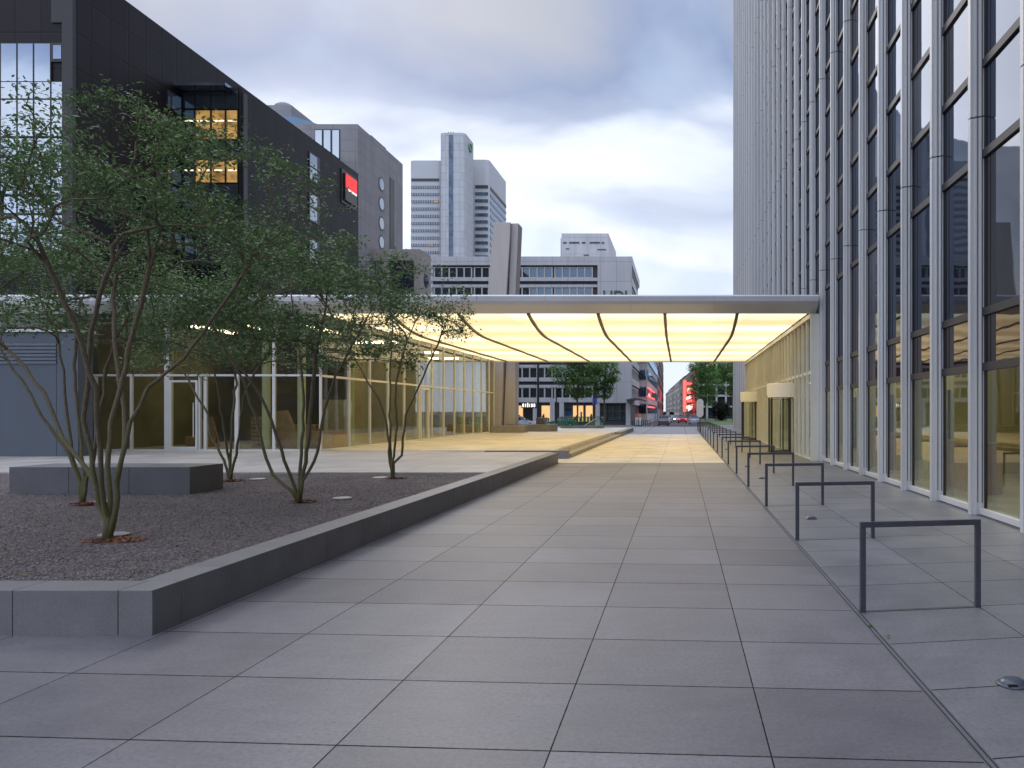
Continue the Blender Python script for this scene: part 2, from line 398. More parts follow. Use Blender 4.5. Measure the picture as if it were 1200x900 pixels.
M['redsign'] = emis('red sign face', (1, .035, .035), .75)
M['whitesign'] = emis('white sign bar', (1, .85, .82), .9)
M['black'] = surf('black sign plate', (.01,.01,.012), .35)
M['pill'] = surf('white enamel sign', (.72,.71,.70), .4, .03)
M['hdi'] = surf('dark green letters', (.02,.10,.05), .5, .1)
M['glogo'] = surf('green logo ring', (.06,.28,.12), .5, .1)
M['bark'] = None
t = NT('mottled bark'); p = t.pos()
mp = t.n('ShaderNodeMapping'); t.l(p, mp.inputs[0]); mp.inputs['Scale'].default_value = (1, 1, .35)
a = t.noise(mp.outputs[0], 60, 5, .7); b = t.noise(p, 5, 3)
k = t.ramp(a, [(.3, (.075,.058,.038)), (.55, (.17,.13,.085)), (.8, (.28,.23,.16))])
X, Y, Z = t.xyz(p)
low = t.n('ShaderNodeMapRange'); t.l(Z, low.inputs[0]); low.inputs[1].default_value = .4; low.inputs[2].default_value = 2.2; low.inputs[3].default_value = 1; low.inputs[4].default_value = .15
moss = t.math('MULTIPLY', t.math('GREATER_THAN', b, .42), low.outputs[0])
t.l(t.mix(t.math('MULTIPLY', moss, .75), k, (.12,.125,.035)), t.b.inputs['Base Color']); t.b.inputs['Roughness'].default_value = .85
t.bump(a, .7, .012); M['bark'] = t.m
def leafmat(name, c0, c1, c2):
    t = NT(name)
    n1 = t.noise(t.pos(), 1.7, 2); n2 = t.noise(t.pos(), 23, 1)
    k = t.ramp(t.math('ADD', t.math('MULTIPLY', n1, .6), t.math('MULTIPLY', n2, .4)), [(.32, c0), (.5, c1), (.68, c2)])
    t.l(k, t.b.inputs['Base Color']); t.b.inputs['Roughness'].default_value = .5
    t.b.inputs['Specular IOR Level'].default_value = .3
    tl = t.n('ShaderNodeBsdfTranslucent'); t.l(k, tl.inputs[0])
    m = t.n('ShaderNodeMixShader'); m.inputs[0].default_value = .3
    t.l(t.b.outputs[0], m.inputs[1]); t.l(tl.outputs[0], m.inputs[2]); t.l(m.outputs[0], t.o.inputs[0]); return t.m
M['leaf'] = leafmat('dark green leaves', (.050,.092,.038), (.10,.170,.060), (.17,.265,.09))
M['leaf2'] = leafmat('street tree leaves', (.065,.14,.035), (.11,.23,.055), (.17,.32,.08))
M['bushleaf'] = leafmat('dark bush leaves', (.010,.014,.010), (.018,.022,.014), (.03,.035,.02))
M['grass'] = surf('lawn', (.07,.12,.035), .9, .25, 2, 30, .3)
M['car_glass'] = darkglass('car window', (.01,.012,.014), 1.6, (.9,.95,1), 0)
M['tyre'] = surf('tyre rubber', (.012,.012,.012), .8)
M['rim'] = surf('alloy rim', (.45,.45,.46), .35, .05, metal=.8)
M['tail'] = emis('red tail lamp', (1, .05, .03), 3)
M['tail_off'] = surf('red lamp lens', (.25,.01,.01), .3)
M['head'] = emis('headlamp', (1, .9, .7), 6)
M['head_off'] = surf('clear lamp lens', (.6,.6,.62), .2)
def paint(name, c):
    t = NT(name); t.b.inputs['Base Color'].default_value = (*c, 1); t.b.inputs['Roughness'].default_value = .3
    t.b.inputs['Coat Weight'].default_value = .6; t.b.inputs['Coat Roughness'].default_value = .08
    t.l(t.ramp(t.noise(t.pos(), 2, 3), [(.3, sc(c, .93)), (.7, c)]), t.b.inputs['Base Color']); return t.m
M['drainsteel'] = surf('drain steel', (.13,.13,.135), .5, .15, 3, 80, .05)
M['domegrey'] = surf('grey dome metal', (.16,.17,.20), .5)
M['hrglass'] = darkglass('high rise window', (.07,.09,.12), 1.6, (.6,.75,1), .1)
M['lamp_lobby'] = emis('lobby ceiling lamp', (1, .88, .58), 6)
M['granite_top'] = M['granite']

# ------------------------------------------------------------------ ground
g = MB(); g.quad((-1500,-300,-.60), (1500,-300,-.60), (1500,3500,-.60), (-1500,3500,-.60)); struct('ground', g, M['asphalt'])
struct('plaza', MB().box(-26, 1.47, -6, 25.4, -.62, 0), M['pave'])
struct('walkway', MB().box(1.53, 6.0, -6, 72, -.62, 0), M['pave_r'])
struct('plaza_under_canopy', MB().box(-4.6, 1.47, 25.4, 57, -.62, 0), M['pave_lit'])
struct('far_plaza', MB().box(-40, 1.47, 57, 86, -.62, 0), M['pave_far'])
struct('far_walkway', MB().box(1.53, 34, 72, 86, -.62, 0), M['pave_far'])
struct('sidewalk', MB().box(-60, -4.2, 116, 121, -.62, -.45), M['kerb'])
# slot drain running down the plaza
dr = thing('slot_drain', 'long steel slot drain between the two paving fields', 'drain', (1.5,-6,0))
MB().box(1.472, 1.528, -6, 57, -.1, -.02).build('channel', M['joint'], dr)
for xa, xb in ((1.4705, 1.479), (1.489, 1.511), (1.521, 1.5295)): MB().box(xa, xb, -6, 57, -.0199, .001).build('steel_edge', M['drainsteel'], dr)
MB().box(1.47, 1.53, 57, 86, -.62, -.001).build('infill_strip', M['kerb'], dr)

# upper terrace, planter, ramp and steps
struct('terrace', MB().box(-40, -4.3, 17.3, 25.9, 0, .325), M['terrace'])
rp = MB(); rp.prism([(-4.4, 0.002), (-9.5, .30), (-9.5, 0.002)], 'y', 25.9, 27.8); struct('ramp', rp, M['terrace'])
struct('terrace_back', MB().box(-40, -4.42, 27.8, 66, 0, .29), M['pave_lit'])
struct('terrace_link', MB().box(-40, -9.5, 25.9, 27.8, 0, .30), M['terrace'])
st = thing('terrace_steps', 'two low pale stone steps along the lit terrace edge', 'steps', (-4.2,28,0))
b = MB()
y = 28.1
while y < 52: b.box(-4.42, -4.0, y, min(y+1.2, 52)-.006, 0.0, .145); y += 1.2
b.build('tread', M['step'], st, bevel=.006)
b = MB(); b.box(-4.62, -4.421, 28.1, 52, .0, .292); b.build('upper_edge', M['step'], st)
b = MB(); b.box(-7.0, -4.0, 27.5, 27.79, 0, .293); b.build('end_block', M['granite'], st, bevel=.006)
b = MB()
y = 52
while y < 66: b.box(-4.42, -4.0, y, min(y+1.4, 66)-.006, 0, .30); y += 1.4
b.build('end_wall', M['step'], st, bevel=.006)

pw = MB()
for x in [-4.0-.0]:
    pass
xs = [-4.26, -5.06]
while xs[-1] > -24: xs.append(xs[-1]-.98)
xs = [-4.0] + xs
for i in range(len(xs)-1): pw.box(xs[i+1]+.003, xs[i]-(.003 if i else 0), 5.82, 6.16, -.02, .343)
ys = [6.165, 6.77]
while ys[-1] < 25: ys.append(min(25.9, ys[-1]+.97))
for i in range(len(ys)-1): pw.box(-4.32, -4.0, ys[i]+.002, ys[i+1]-.003, -.02, .343)
pwo = pw.build('planter_wall', M['granite'], bevel=.004)
tag(pwo, 'low dark granite block wall edging the gravel planting bed', 'low wall')
g = MB(); nx, ny = 90, 60
rs = np.random.RandomState(3)
for j in range(ny+1):
    for i in range(nx+1):
        x = -24 + i*(24-4.33)/nx; y = 6.165 + j*(17.3-6.165)/ny
        z = .285 + .012*math.sin(x*1.7+y)*math.cos(y*1.3) + rs.uniform(-.006,.006)
        g.v.append((x, y, z))
for j in range(ny):
    for i in range(nx):
        a = j*(nx+1)+i; g.f.append((a, a+1, a+nx+2, a+nx+1))
tag(g.build('gravel_bed', M['gravel'], smooth=True), kind='structure')
# loose stones
n = 16000; V = []; F = []
u = rs.rand(n); yy = 6.2 + 11*u**1.8; xx = -4.36 - rs.rand(n)*np.minimum(18, yy*.95 - 3.0 + 1.2)
base = np.array([(1,0,0),(-.5,.87,0),(-.5,-.87,0),(0,0,1.0),(0.1,.1,-.8)])
fc = np.array([(0,1,3),(1,2,3),(2,0,3),(1,0,4),(2,1,4),(0,2,4)])
for i in range(n):
    s = rs.uniform(.006,.017); a = rs.rand()*6.28; ca, sa = math.cos(a), math.sin(a)
    q = base*s*np.array([1, rs.uniform(.6,1), rs.uniform(.5,.9)]); q = np.stack([q[:,0]*ca-q[:,1]*sa, q[:,0]*sa+q[:,1]*ca, q[:,2]], 1)
    V.append(q + np.array([xx[i], yy[i], .298])); F.append(fc + 5*i)
g = MB(); g.v = [tuple(v) for v in np.concatenate(V)]; g.f = [tuple(int(k) for k in f) for f in np.concatenate(F)]
tag(g.build('gravel', M['stones'], fix=False), 'loose crushed red brown gravel in the planting bed', 'gravel', kind='stuff')
bn = thing('granite_bench', 'long dark granite block bench standing in the gravel bed', 'bench', (-9.9,13.5,.28))
b = MB(); xe = [-11.45,-10.43,-9.40,-8.36]
for i in range(3): b.box(xe[i]+.003, xe[i+1]-.003, 13.1, 14.06, .25, .75)
b.build('block', M['granite_b'], bn, bevel=.006)

# ------------------------------------------------------------------ tower on the right
TW = thing('office_tower', 'tall office tower with close set silver mullions on the right', 'tower', (4.9,0,0))
Y0, DY, HT = 12.7, 1.95, 50.0
k0, k1 = -8, 29
yfar = Y0 + k1*DY + 2
MB().box(10, 30, -6, yfar, 0, HT).build('core_wall', M['int_dark'], TW)
MB().box(4.98, 30, -6, yfar, HT, HT+1.2).build('roof', M['alu'], TW)
zs = [2.43, 3.33, 5.91] + [5.91 + 1.48*i for i in range(1, 30)]
# floor slabs block sight lines inside the tower
sl = MB(); z = 5.91
while z < HT: sl.box(5.3, 9.99, -6, yfar, z-.06, z+.06); z += 2.96
sl.build('floor_slab', M['int_dark'], TW)
prof = [(4.98,.13),(4.92,.13),(4.915,.095),(4.85,.095),(4.845,.055),(4.78,.055)]
for k in range(k0, k1+1):
    yc = Y0 + k*DY
    poly = [(x, yc+d) for x, d in prof] + [(x, yc-d) for x, d in reversed(prof)]
    b = MB(); zj = [0, 6.53] + [6.53+6.55*i for i in range(1, 7)] + [HT]
    zlo = 5.12 if 26.8 < yc < 54.6 else 0.0
    zj[0] = zlo
    for a, c in zip(zj[:-1], zj[1:]):
        b.prism(poly, 'z', a + (.012 if a > 5.2 else .0), c - .012)
    if k % 3 == 1 and zlo == 0: b.box(4.772, 4.90, yc-.06, yc+.06, .05, .16)
    mo = b.build('mullion', M['alu'], TW)
    b = MB()
    for xg in (4.885, 4.945): b.box(xg-.007, xg+.007, yc-(.0975 if xg < 4.9 else .1325), yc+(.0975 if xg < 4.9 else .1325), max(zlo, .2), HT)  # thin dark strips stand in for shade between the mullion steps
    for a in zj[1:-1]:
        b.box(4.80, 4.97, yc-.05, yc+.05, a-.03, a+.03)
    b.box(4.985, 5.03, yc-.12, yc+.12, zlo, HT)
    b.build('cheek_shade_strips', M['alu_dark'], mo)
# dark joint clamps seen high on a diagonal of mullions
rest_f, rest_g = MB(), MB()
cnt = 0
for k in range(k0, k1):
    ya, yb = Y0 + k*DY + .13, Y0 + (k+1)*DY - .13
    for i, zt in enumerate(zs):
        if zt > HT: break
        if i < 2 and 25.5 < ya < 53.5: continue
        zb = 0.0 if i == 0 else zs[i-1]
        if i == 2 and 25.5 < ya < 53.5: zb = 5.0
        near = (0 <= k+1 <= 11 and i < 8)
        f = MB() if near else rest_f; p_ = MB() if near else rest_g
        f.box(4.945, 5.02, ya, yb, zt-.065, zt+.065)
        if i == 0: f.box(4.945, 5.02, ya, yb, 0.0, .02)
        f.box(4.972, 5.015, ya, ya+.035, zb+.07, zt-.066); f.box(4.972, 5.015, yb-.035, yb, zb+.07, zt-.066)
        p_.box(4.990, 5.000, ya+.04, yb-.04, zb+(.12 if i == 0 else .066), zt-.066)
        if near:
            fo = f.build('window', M['alu_dark'], TW)
            gm = M['tlow'] if i == 0 else (M['tspan'] if i == 1 else M['tglass'])
            if i > 1: gm = [M['tglass'], M['tglass'], M['tglass_c'], M['tglass_b'], M['tglass']][(k*7+i*3+k*i) % 5]
            p_.build('pane', gm, fo); cnt += 1
fo = tag(rest_f.build('window', M['alu_dark'], TW), kind='stuff'); rest_g.build('pane', M['tglass'], fo)
# pale sill under each ground window
for k in range(k0, 7):
    ya, yb = Y0 + k*DY + .131, Y0 + (k+1)*DY - .131
    MB().box(4.90, 4.985, ya, yb, .022, .115).build('sill', M['white_metal'], TW)
MB().box(4.86, 4.979, -6, 26.2, -.01, .012).build('base_grille', M['rack'], TW)
# lobby behind the ground floor glass
MB().box(5.2, 9.99, -6, yfar, .004, .012).build('lobby_floor', M['int_floor'], TW)
b = MB()
for y in np.arange(-4, 60, 6.2): b.box(8.2, 9.98, y, y+3.6, .013, 3.2)
b.build('lobby_wall', M['int_green'], TW)
b = MB()
for y in np.arange(-3, 60, 7.8): b.box(6.6, 7.1, y, y+.5, .013, 3.2)
b.build('lobby_column', M['column'], TW)
MB().box(5.3, 9.98, -6, yfar, 3.30, 3.40).build('lobby_ceiling', M['int_pale'], TW)
b = MB()
for y in np.arange(-3, 25, 3.9): b.box(5.6, 5.8, y, y+1.0, 3.25, 3.299)
for y in np.arange(-4, 66, 3.9): b.box(7.3, 7.7, y, y+2.0, 3.25, 3.299)
b.build('lobby_lamp', M['lamp_lobby'], TW)

b = MB()
for y in np.arange(-1.5, 60, 6.2): b.box(8.12, 8.199, y, y+1.3, .013, 2.35)
b.build('lobby_door', M['int_dark'], TW)
b = MB()
for y in (4, 9.5, 15.5, 22): b.box(6.0, 6.5, y, y+2.2, .013, 1.05)
b.build('reception_counter', M['wood'], TW)
# ------------------------------------------------------------------ vestibule under the canopy
VT = thing('glazed_vestibule', 'cream finned glass vestibule under the lit canopy beside the tower', 'entrance', (4.5,27,0))
y = 26.7; i = 0
while y < 54.5:
    MB().box(4.54, 4.65, y, y+.06, 0, 5.05).build('fin', M['cream'], VT)
    y += .975; i += 1
MB().box(4.60, 4.66, 26.8, 54.4, 3.02, 3.12).build('transom', M['cream'], VT)
MB().box(4.50, 4.76, 26.6, 54.6, 4.95, 5.09).build('head_rail', M['cream'], VT)
doors = [(4.62, 32.3), (4.62, 46.6)]
segs = [26.8, 31.2, 33.4, 45.5, 47.7, 54.4]
for a, c in ((26.8,31.25),(33.35,45.55),(47.65,54.4)):
    MB().box(4.625, 4.635, a, c, .05, 3.02).build('pane', M['vglass'], VT)
MB().box(4.625, 4.635, 26.8, 54.4, 3.12, 4.95).build('pane', M['vglass'], VT)
MB().box(4.55, 4.70, 26.8, 31.2, 0, .05).build('sill', M['cream'], VT)
MB().box(4.55, 4.70, 33.4, 45.5, 0, .05).build('sill', M['cream'], VT)
MB().box(4.50, 4.978, 26.44, 26.52, 0, 5.05).build('end_panel', M['cream'], VT)
for i, (dx_, dy_) in enumerate(doors):
    r = .95
    D = thing('revolving_door', ['near revolving door with white drum fascia under the canopy', 'far revolving door with white drum fascia deeper under the canopy'][i], 'revolving door', (dx_, dy_, 0), 'revolving doors under the canopy')
    MB().lathe([(0,2.27),(r,2.27),(r+.02,2.29),(r+.02,2.84),(r,2.86),(0,2.86)], dx_, dy_, 48).build('drum', M['drum'], D, smooth=False)
    b = MB()
    for a in range(180-78, 180+79, 12):
        pass
    for a0, a1 in ((100, 150), (210, 262)):
        for a in range(a0, a1, 6):
            p1 = (dx_+r*math.cos(R(a)), dy_+r*math.sin(R(a))); p2 = (dx_+r*math.cos(R(a+6)), dy_+r*math.sin(R(a+6)))
            b.quad((*p1,.05),(*p2,.05),(*p2,2.27),(*p1,2.27))
    b.build('curved_pane', M['vglass'], D)
    for a in (150, 210, 262, 100):
        MB().cyl(dx_+r*math.cos(R(a)), dy_+r*math.sin(R(a)), 0, 2.27, .035, 10).build('post', M['dframe'], D)
    for a in (20, 110, 200, 290):
        b = MB(); ca, sa = math.cos(R(a)), math.sin(R(a))
        def wp(rr, z): return (dx_+rr*ca, dy_+rr*sa, z)
        b.tube([wp(.06,.06), wp(r-.06,.06), wp(r-.06,2.2), wp(.06,2.2), wp(.06,.06)], .022, 6)
        wing = b.build('door_wing', M['dframe'], D)
        MB().quad(wp(.06,.08), wp(r-.06,.08), wp(r-.06,2.2), wp(.06,2.2)).build('pane', M['vglass'], wing)
    MB().lathe([(0,.004),(r,.004),(r,.018),(0,.018)], dx_, dy_, 40).build('door_mat', M['tyre'], D)
    MB().box(dx_-r-.04, dx_-r+.02, dy_-.07, dy_+.07, 2.30, 2.36).build('sensor', M['black'], D)

# ------------------------------------------------------------------ canopy
CN = thing('entrance_canopy', 'wide flat canopy with glowing warm soffit spanning the plaza', 'canopy', (-4,26,5.1))
fp = [(26.0,5.60),(26.06,5.655),(26.3,5.665),(26.9,5.60),(26.9,5.12),(26.62,5.10),(26.12,5.34),(26.02,5.44)]
b = MB(); xx_ = [-24.5]
while xx_[-1] < 4.6: xx_.append(min(4.70, xx_[-1]+2.85))
for a, c in zip(xx_[:-1], xx_[1:]): b.prism(fp, 'x', a+.003, c-.003)
b.build('fascia', M['fascia'], CN)
MB().box(-24.5, 4.70, 26.9, 52.3, 5.30, 5.585).build('roof', M['roof'], CN)
MB().box(-24.5, 4.70, 52.3, 52.5, 5.06, 5.6).build('rear_fascia', M['fascia'], CN)
t = NT('glowing fabric soffit'); p = t.pos(); X, Y, Z = t.xyz(p)
# fluorescent tubes behind the fabric make brighter bands across the soffit
bands = t.math('MULTIPLY_ADD', t.math('SINE', t.math('MULTIPLY', Y, 2*math.pi/4.4)), .5, .5)
cbx = t.n('ShaderNodeCombineXYZ'); t.l(t.math('FLOOR', t.math('DIVIDE', t.math('ADD', X, .5), 2.85)), cbx.inputs[0]); t.l(t.math('FLOOR', t.math('DIVIDE', Y, 4.4)), cbx.inputs[1])
wn2 = t.n('ShaderNodeTexWhiteNoise', noise_dimensions='3D'); t.l(cbx.outputs[0], wn2.inputs[0])
fac = t.math('ADD', t.math('MULTIPLY', bands, .6), t.math('MULTIPLY', wn2.outputs[0], .3))
t.l(t.ramp(fac, [(.05, (1,.76,.40)), (.5, (1,.80,.46)), (.9, (1,.87,.58))]), t.b.inputs['Emission Color'])
seamx = t.math('ABSOLUTE', t.math('SUBTRACT', t.math('FRACT', t.math('DIVIDE', t.math('ADD', X, .5), 2.85)), .5))
sag = t.math('MULTIPLY_ADD', seamx, -.35, .1)
blot = t.math('MULTIPLY_ADD', t.noise(p, .55, 4, .6), .5, -.25)
fac2 = t.math('ADD', t.math('ADD', fac, blot), sag)
sm = t.n('ShaderNodeMapRange', interpolation_type='SMOOTHSTEP'); t.l(fac2, sm.inputs[0]); sm.inputs[1].default_value = .1; sm.inputs[2].default_value = 1.0; sm.inputs[3].default_value = .74; sm.inputs[4].default_value = 1.32
t.l(sm.outputs[0], t.b.inputs['Emission Strength']); t.b.inputs['Base Color'].default_value = (.6,.58,.5,1); M['soffit'] = t.m
MB().box(-12.60, 4.46, 26.62, 52.29, 5.13, 5.16).build('soffit', M['soffit'], CN)
MB().box(-24.4, -12.61, 26.62, 52.29, 5.13, 5.16).build('inner_ceiling', M['int_dark'], CN)
for xf in (2.32, -.62, -3.34, -6.18, -9.02, -11.8):
    b = MB(); pr = None
    ysn = np.linspace(26.64, 52.2, 34)
    for ya in ysn:
        x = xf*(1-.15*max(0,(35.5-ya)/9)**1.3)
        s = [(x-.055,ya,5.06),(x+.055,ya,5.06),(x+.055,ya,5.129),(x-.055,ya,5.129)]
        q = len(b.v); b.v += s
        if pr is not None:
            for j in range(4): b.f.append((pr+j, pr+(j+1)%4, q+(j+1)%4, q+j))
        pr = q
    b.build('rib', M['bronze'], CN)

# ------------------------------------------------------------------ glass pavilion
PV = thing('glass_pavilion', 'glass walled pavilion under the left half of the canopy', 'pavilion', (-18,27,.3))
FY = 26.95; FX = -12.62; zf = .325
MB().box(-24.4, FX-.05, FY+.1, 52, .293, .330).build('floor', M['int_floor'], PV)
zr = 2.93
mull_x = [(-20.5,.07),(-19.25,.07),(-18.0,.16),(-16.85,.06),(-16.65,.10),(-15.55,.13),(-14.25,.09),(-12.62,.06)]
for x, wd in mull_x:
    hi = 5.1 if x in (-12.62,-14.25,-18.0) else zr
    MB().box(x-wd/2, x+wd/2, FY-.04, FY+.06, .30, hi).build('mullion', M['white_metal'], PV)
MB().box(-24.3, FX, FY-.05, FY+.05, zr, zr+.07).build('transom', M['white_metal'], PV)
MB().box(-20.55, FX, FY-.05, FY+.05, .30, .37).build('base_rail', M['white_metal'], PV)
# glazed double door leaf frames
fo = MB(); fo.box(-17.90,-17.83,FY-.06,FY-.041+.08,.37,2.72); fo.box(-16.98,-16.90,FY-.06,FY+.039,.37,2.72); fo.box(-17.9,-16.9,FY-.06,FY+.039,2.72,2.79); fo.box(-17.829,-16.981,FY-.06,FY+.039,.371,.46)
fo.build('door_frame', M['white_metal'], PV)
MB().tube([(-17.02,FY-.1,.8),(-17.02,FY-.1,2.0)], .018, 8).build('door_handle', M['white_metal'], PV)
xsw = [-20.5,-19.25,-18.0,-16.65,-15.55,-14.25,-12.62]
for a, c in zip(xsw[:-1], xsw[1:]):
    MB().box(a+.05, c-.05, FY, FY+.012, .37, zr).build('pane', M['pglass'], PV)
for a, c in ((-24.3,-21),(-21,-18.0),(-18.0,-14.25),(-14.25,-12.62)):
    MB().box(a+.05, c-.05, FY, FY+.012, zr+.07, 5.12).build('pane', M['pglass'], PV)
# long side wall facing the plaza
ysm = [FY]
while ysm[-1] < 51: ysm.append(ysm[-1] + (2.3 if len(ysm) == 1 else 1.95))
ysm[-1] = 52.0
for y in ysm[1:]:
    MB().box(FX-.05, FX+.05, y-.03, y+.03, .29, 5.12).build('mullion', M['cream'], PV)
MB().box(FX-.045, FX+.045, FY+.06, 52, zr-.02, zr+.06).build('transom', M['cream'], PV)
MB().box(FX-.045, FX+.045, FY+.06, 52, .291, .36).build('base_rail', M['cream'], PV)
for a, c in zip(ysm[:-1], ysm[1:]):
    MB().box(FX-.006, FX+.006, a+.06, c-.04, .36, zr-.02).build('pane', M['pglass'], PV)
    MB().box(FX-.006, FX+.006, a+.06, c-.04, zr+.06, 5.12).build('pane', M['pglass'], PV)
dy_ = ysm[5]
b = MB(); b.box(FX-.03, FX+.09, dy_+.06, dy_+.16, .36, 2.75); b.box(FX-.03, FX+.09, dy_+1.25, dy_+1.35, .36, 2.75); b.box(FX-.03, FX+.09, dy_+.06, dy_+1.35, 2.751, 2.85)
b.build('door_frame', M['cream'], PV)
MB().box(-24.4, FX-.05, 52.0, 52.08, .293, 5.12).build('rear_wall', M['int_pale'], PV)
# inside
MB().box(-16.2, -16.0, 36.5, 39.9, .33, 5.1).build('inner_wall', M['int_pale'], PV)
MB().box(-16.2, -16.0, 41.5, 47, .33, 5.1).build('inner_wall', M['int_green'], PV)
MB().box(-16.2, -16.0, 48.5, 51.9, .33, 5.1).build('inner_wall', M['int_pale'], PV)
b = MB(); b.box(-24.3, -18.8, 36, 36.3, .33, 5.1); b.box(-17.2, -15.4, 36, 36.3, .33, 5.1); b.box(-18.8, -17.2, 36, 36.3, 2.9, 5.1); b.build('inner_wall', M['int_wall'], PV)
MB().box(-15.5, -14.3, 33, 33.15, .33, 2.2).build('partition', M['int_pale'], PV)
MB().box(-24.3, -13.4, 40, 40.2, .33, 5.1).build('inner_wall', M['int_pale'], PV)
MB().box(-20.8, -20.6, 27.2, 36, .33, 5.1).build('inner_wall', M['int_wall'], PV)
MB().box(-17.0, -16.9, 31.5, 36, .33, 5.1).build('inner_wall', M['int_dark'], PV)
MB().box(-14.4, -12.9, 44, 44.1, .33, 1.5).build('partition', M['wood'], PV)
for x, y in ((-18.9,28.4),(-15.2,28.2),(-13.9,28.2),(-13.3,31),(-13.3,34.9),(-13.3,38.8),(-13.3,42.7),(-13.3,46.6),(-13.3,50.5)):
    MB().cyl(x, y, .33, 5.1, .14, 16).build('column', M['column'], PV)
b = MB()
for x in (-19.4,-17.2,-14.8): b.box(x-.16, x+.16, 30.5, 33.4, 5.05, 5.129)
for y in (37.5,44,49): b.box(-16.6,-13.9,y,y+.5,5.05,5.129)
b.build('lamp', M['lamp_warm'], PV)
# things stored inside the pavilion
def pallets(x, y, nn, lab):
    P = thing('pallet_stack', lab, 'pallets', (x, y, .33))
    b = MB()
    for k in range(nn):
        z = .331+k*.15
        for j in range(3): b.box(x+.02, x+1.18, y+.02+j*.34, y+.12+j*.34, z, z+.09)
        for j in range(7): b.box(x+j*.17, x+.12+j*.17, y, y+.8, z+.0905, z+.115)
    b.build('slats', M['wood'], P)
pallets(-16.4, 29.3, 8, 'tall pallet stack behind the pavilion glass beside the door')
pallets(-15.0, 29.0, 6, 'shorter pallet stack behind the pavilion front glass')
b = MB(); b.prism([(-14.95,.331),(-14.1,.331),(-14.7,1.75),(-15.2,1.7)], 'y', 28.75, 28.8)
tag(b.build('timber_board', M['wood']), 'timber board leaning inside the pavilion by the pallets', 'board')
b = MB(); b.box(-18.7, -17.9, 29, 29.6, .331, .75); b.prism([(-18.9,.331),(-17.8,.331),(-18.1,1.5),(-18.6,1.35)], 'y', 29.7, 29.76)
tag(b.build('rubble_pile', M['wood']), 'heap of timber offcuts behind the left pavilion glass', 'timber')
b = MB(); b.box(-14.0,-12.95,28.6,29.9,.331,.95)
tag(b.build('crate', M['wood'], bevel=.01), 'low timber crate in the corner of the pavilion', 'crate')

# blank wall left of the pavilion
BW = thing('service_wall', 'blue grey rendered service block at the left edge', 'wall', (-20,24,.3))
b = MB(); b.prism([(-26,23.4),(-18.35,23.4),(-18.35,24.0),(-20.7,24.0),(-20.7,26.8),(-26,26.8)], 'z', .30, 4.12); b.build('wall', M['bluewall'], BW)
b = MB(); b.prism([(-26.05,23.35),(-18.3,23.35),(-18.3,24.05),(-20.65,24.05),(-20.65,26.85),(-26.05,26.85)], 'z', 4.121, 4.20); b.build('coping', M['white_metal'], BW)
b = MB()
for i in range(6): b.box(-26, -19.0, 23.37, 23.41, 3.15+i*.11, 3.22+i*.11)
b.build('louver', M['louver'], BW)

# ------------------------------------------------------------------ dark building on the left
DB = thing('dark_office_building', 'dark clad office building rising behind the trees on the left', 'building', (-36,43,0))
XA, YA, ZA = -34.0, 43.3, 26.9
MB().box(-60, XA, YA, 76, -.6, ZA).build('wall', M['dclad'], DB)
# black strip gives the shade of the recessed groove near the front corner
MB().box(-34.62, -34.02, YA-.3, YA-.001, -.6, ZA).build('dark_corner_strip', M['dframe'], DB)
# window grid on the front
cols_ = [(-39.0,-38.3),(-38.2,-37.35),(-37.25,-36.42),(-36.32,-35.45),(-35.35,-34.70)]
def zpx(y, Y): return 1.7 + (482-y)/900*Y
rows_ = [(52,96),(97,116),(118,160),(163,183),(186,203),(205,228),(231,250),(253,272),(275,300)]
b = MB()
for y0_, y1_ in rows_:
    for c0, c1 in cols_:
        zt, zb = zpx(y0_, YA), zpx(y1_, YA)
        if (c0, y0_) == (-35.35, 52):
            fr = MB().box(c0-.06, c1+.06, YA-.10, YA-.002, zb+1.1, zt+.05); o = fr.build('window', M['dframe'], DB)
            MB().box(c0+.1, c1-.1, YA-.13, YA-.101, zb+1.25, zt-.1).build('pane', M['skyglass'], o); continue
        fr = MB().box(c0-.05, c1+.05, YA-.08, YA-.002, zb-.05, zt+.05); o = fr.build('window', M['dframe'], DB)
        MB().box(c0, c1, YA-.10, YA-.081, zb, zt).build('pane', M['skyglass'], o)
fr = MB().box(-35.4,-34.68,YA-.08,YA-.002, zpx(27,YA), zpx(-8,YA)); fr.build('window', M['dframe'], DB)
# second, lower volume standing forward
XB, YB, ZB = -30.0, 52.5, 23.85
MB().box(XA+.002, XB, YB, 71.6, -.6, ZB).build('wall', M['dclad'], DB)
MB().box(XA+.01, XB-.5, YB-1.0, YB-.001, ZB-.28, ZB-.1).build('glass_lip', M['skyglass'], DB)
MB().box(XB+.001, XB+.12, YB+.1, YB+.55, -.6, ZB-.3).build('dark_corner_strip', M['dframe'], DB)  # dark strip down the corner of the forward volume
for y0_, y1_, lit in ((108,127,0),(130,163,1),(166,185,0),(188,214,1),(217,236,0),(239,262,0),(265,285,0),(288,310,0)):
    for c0, c1 in ((-33.9,-33.2),(-33.05,-32.1),(-31.95,-31.1),(-30.95,-30.25)):
        zt, zb = zpx(y0_, YB), zpx(y1_, YB)
        o = MB().box(c0-.06, c1+.06, YB-.07, YB-.002, zb-.05, zt+.05).build('window', M['dframe'], DB)
        MB().box(c0, c1, YB-.09, YB-.071, zb, zt).build('pane', M['lit_office'] if lit and c0 > -33.5 else M['dimglass'], o)
        if lit: MB().box(c0+.1, c1-.02, YB-.11, YB-.091, zt-.75, zt-.66).build('tube_lamp', M['lit_line'], o)
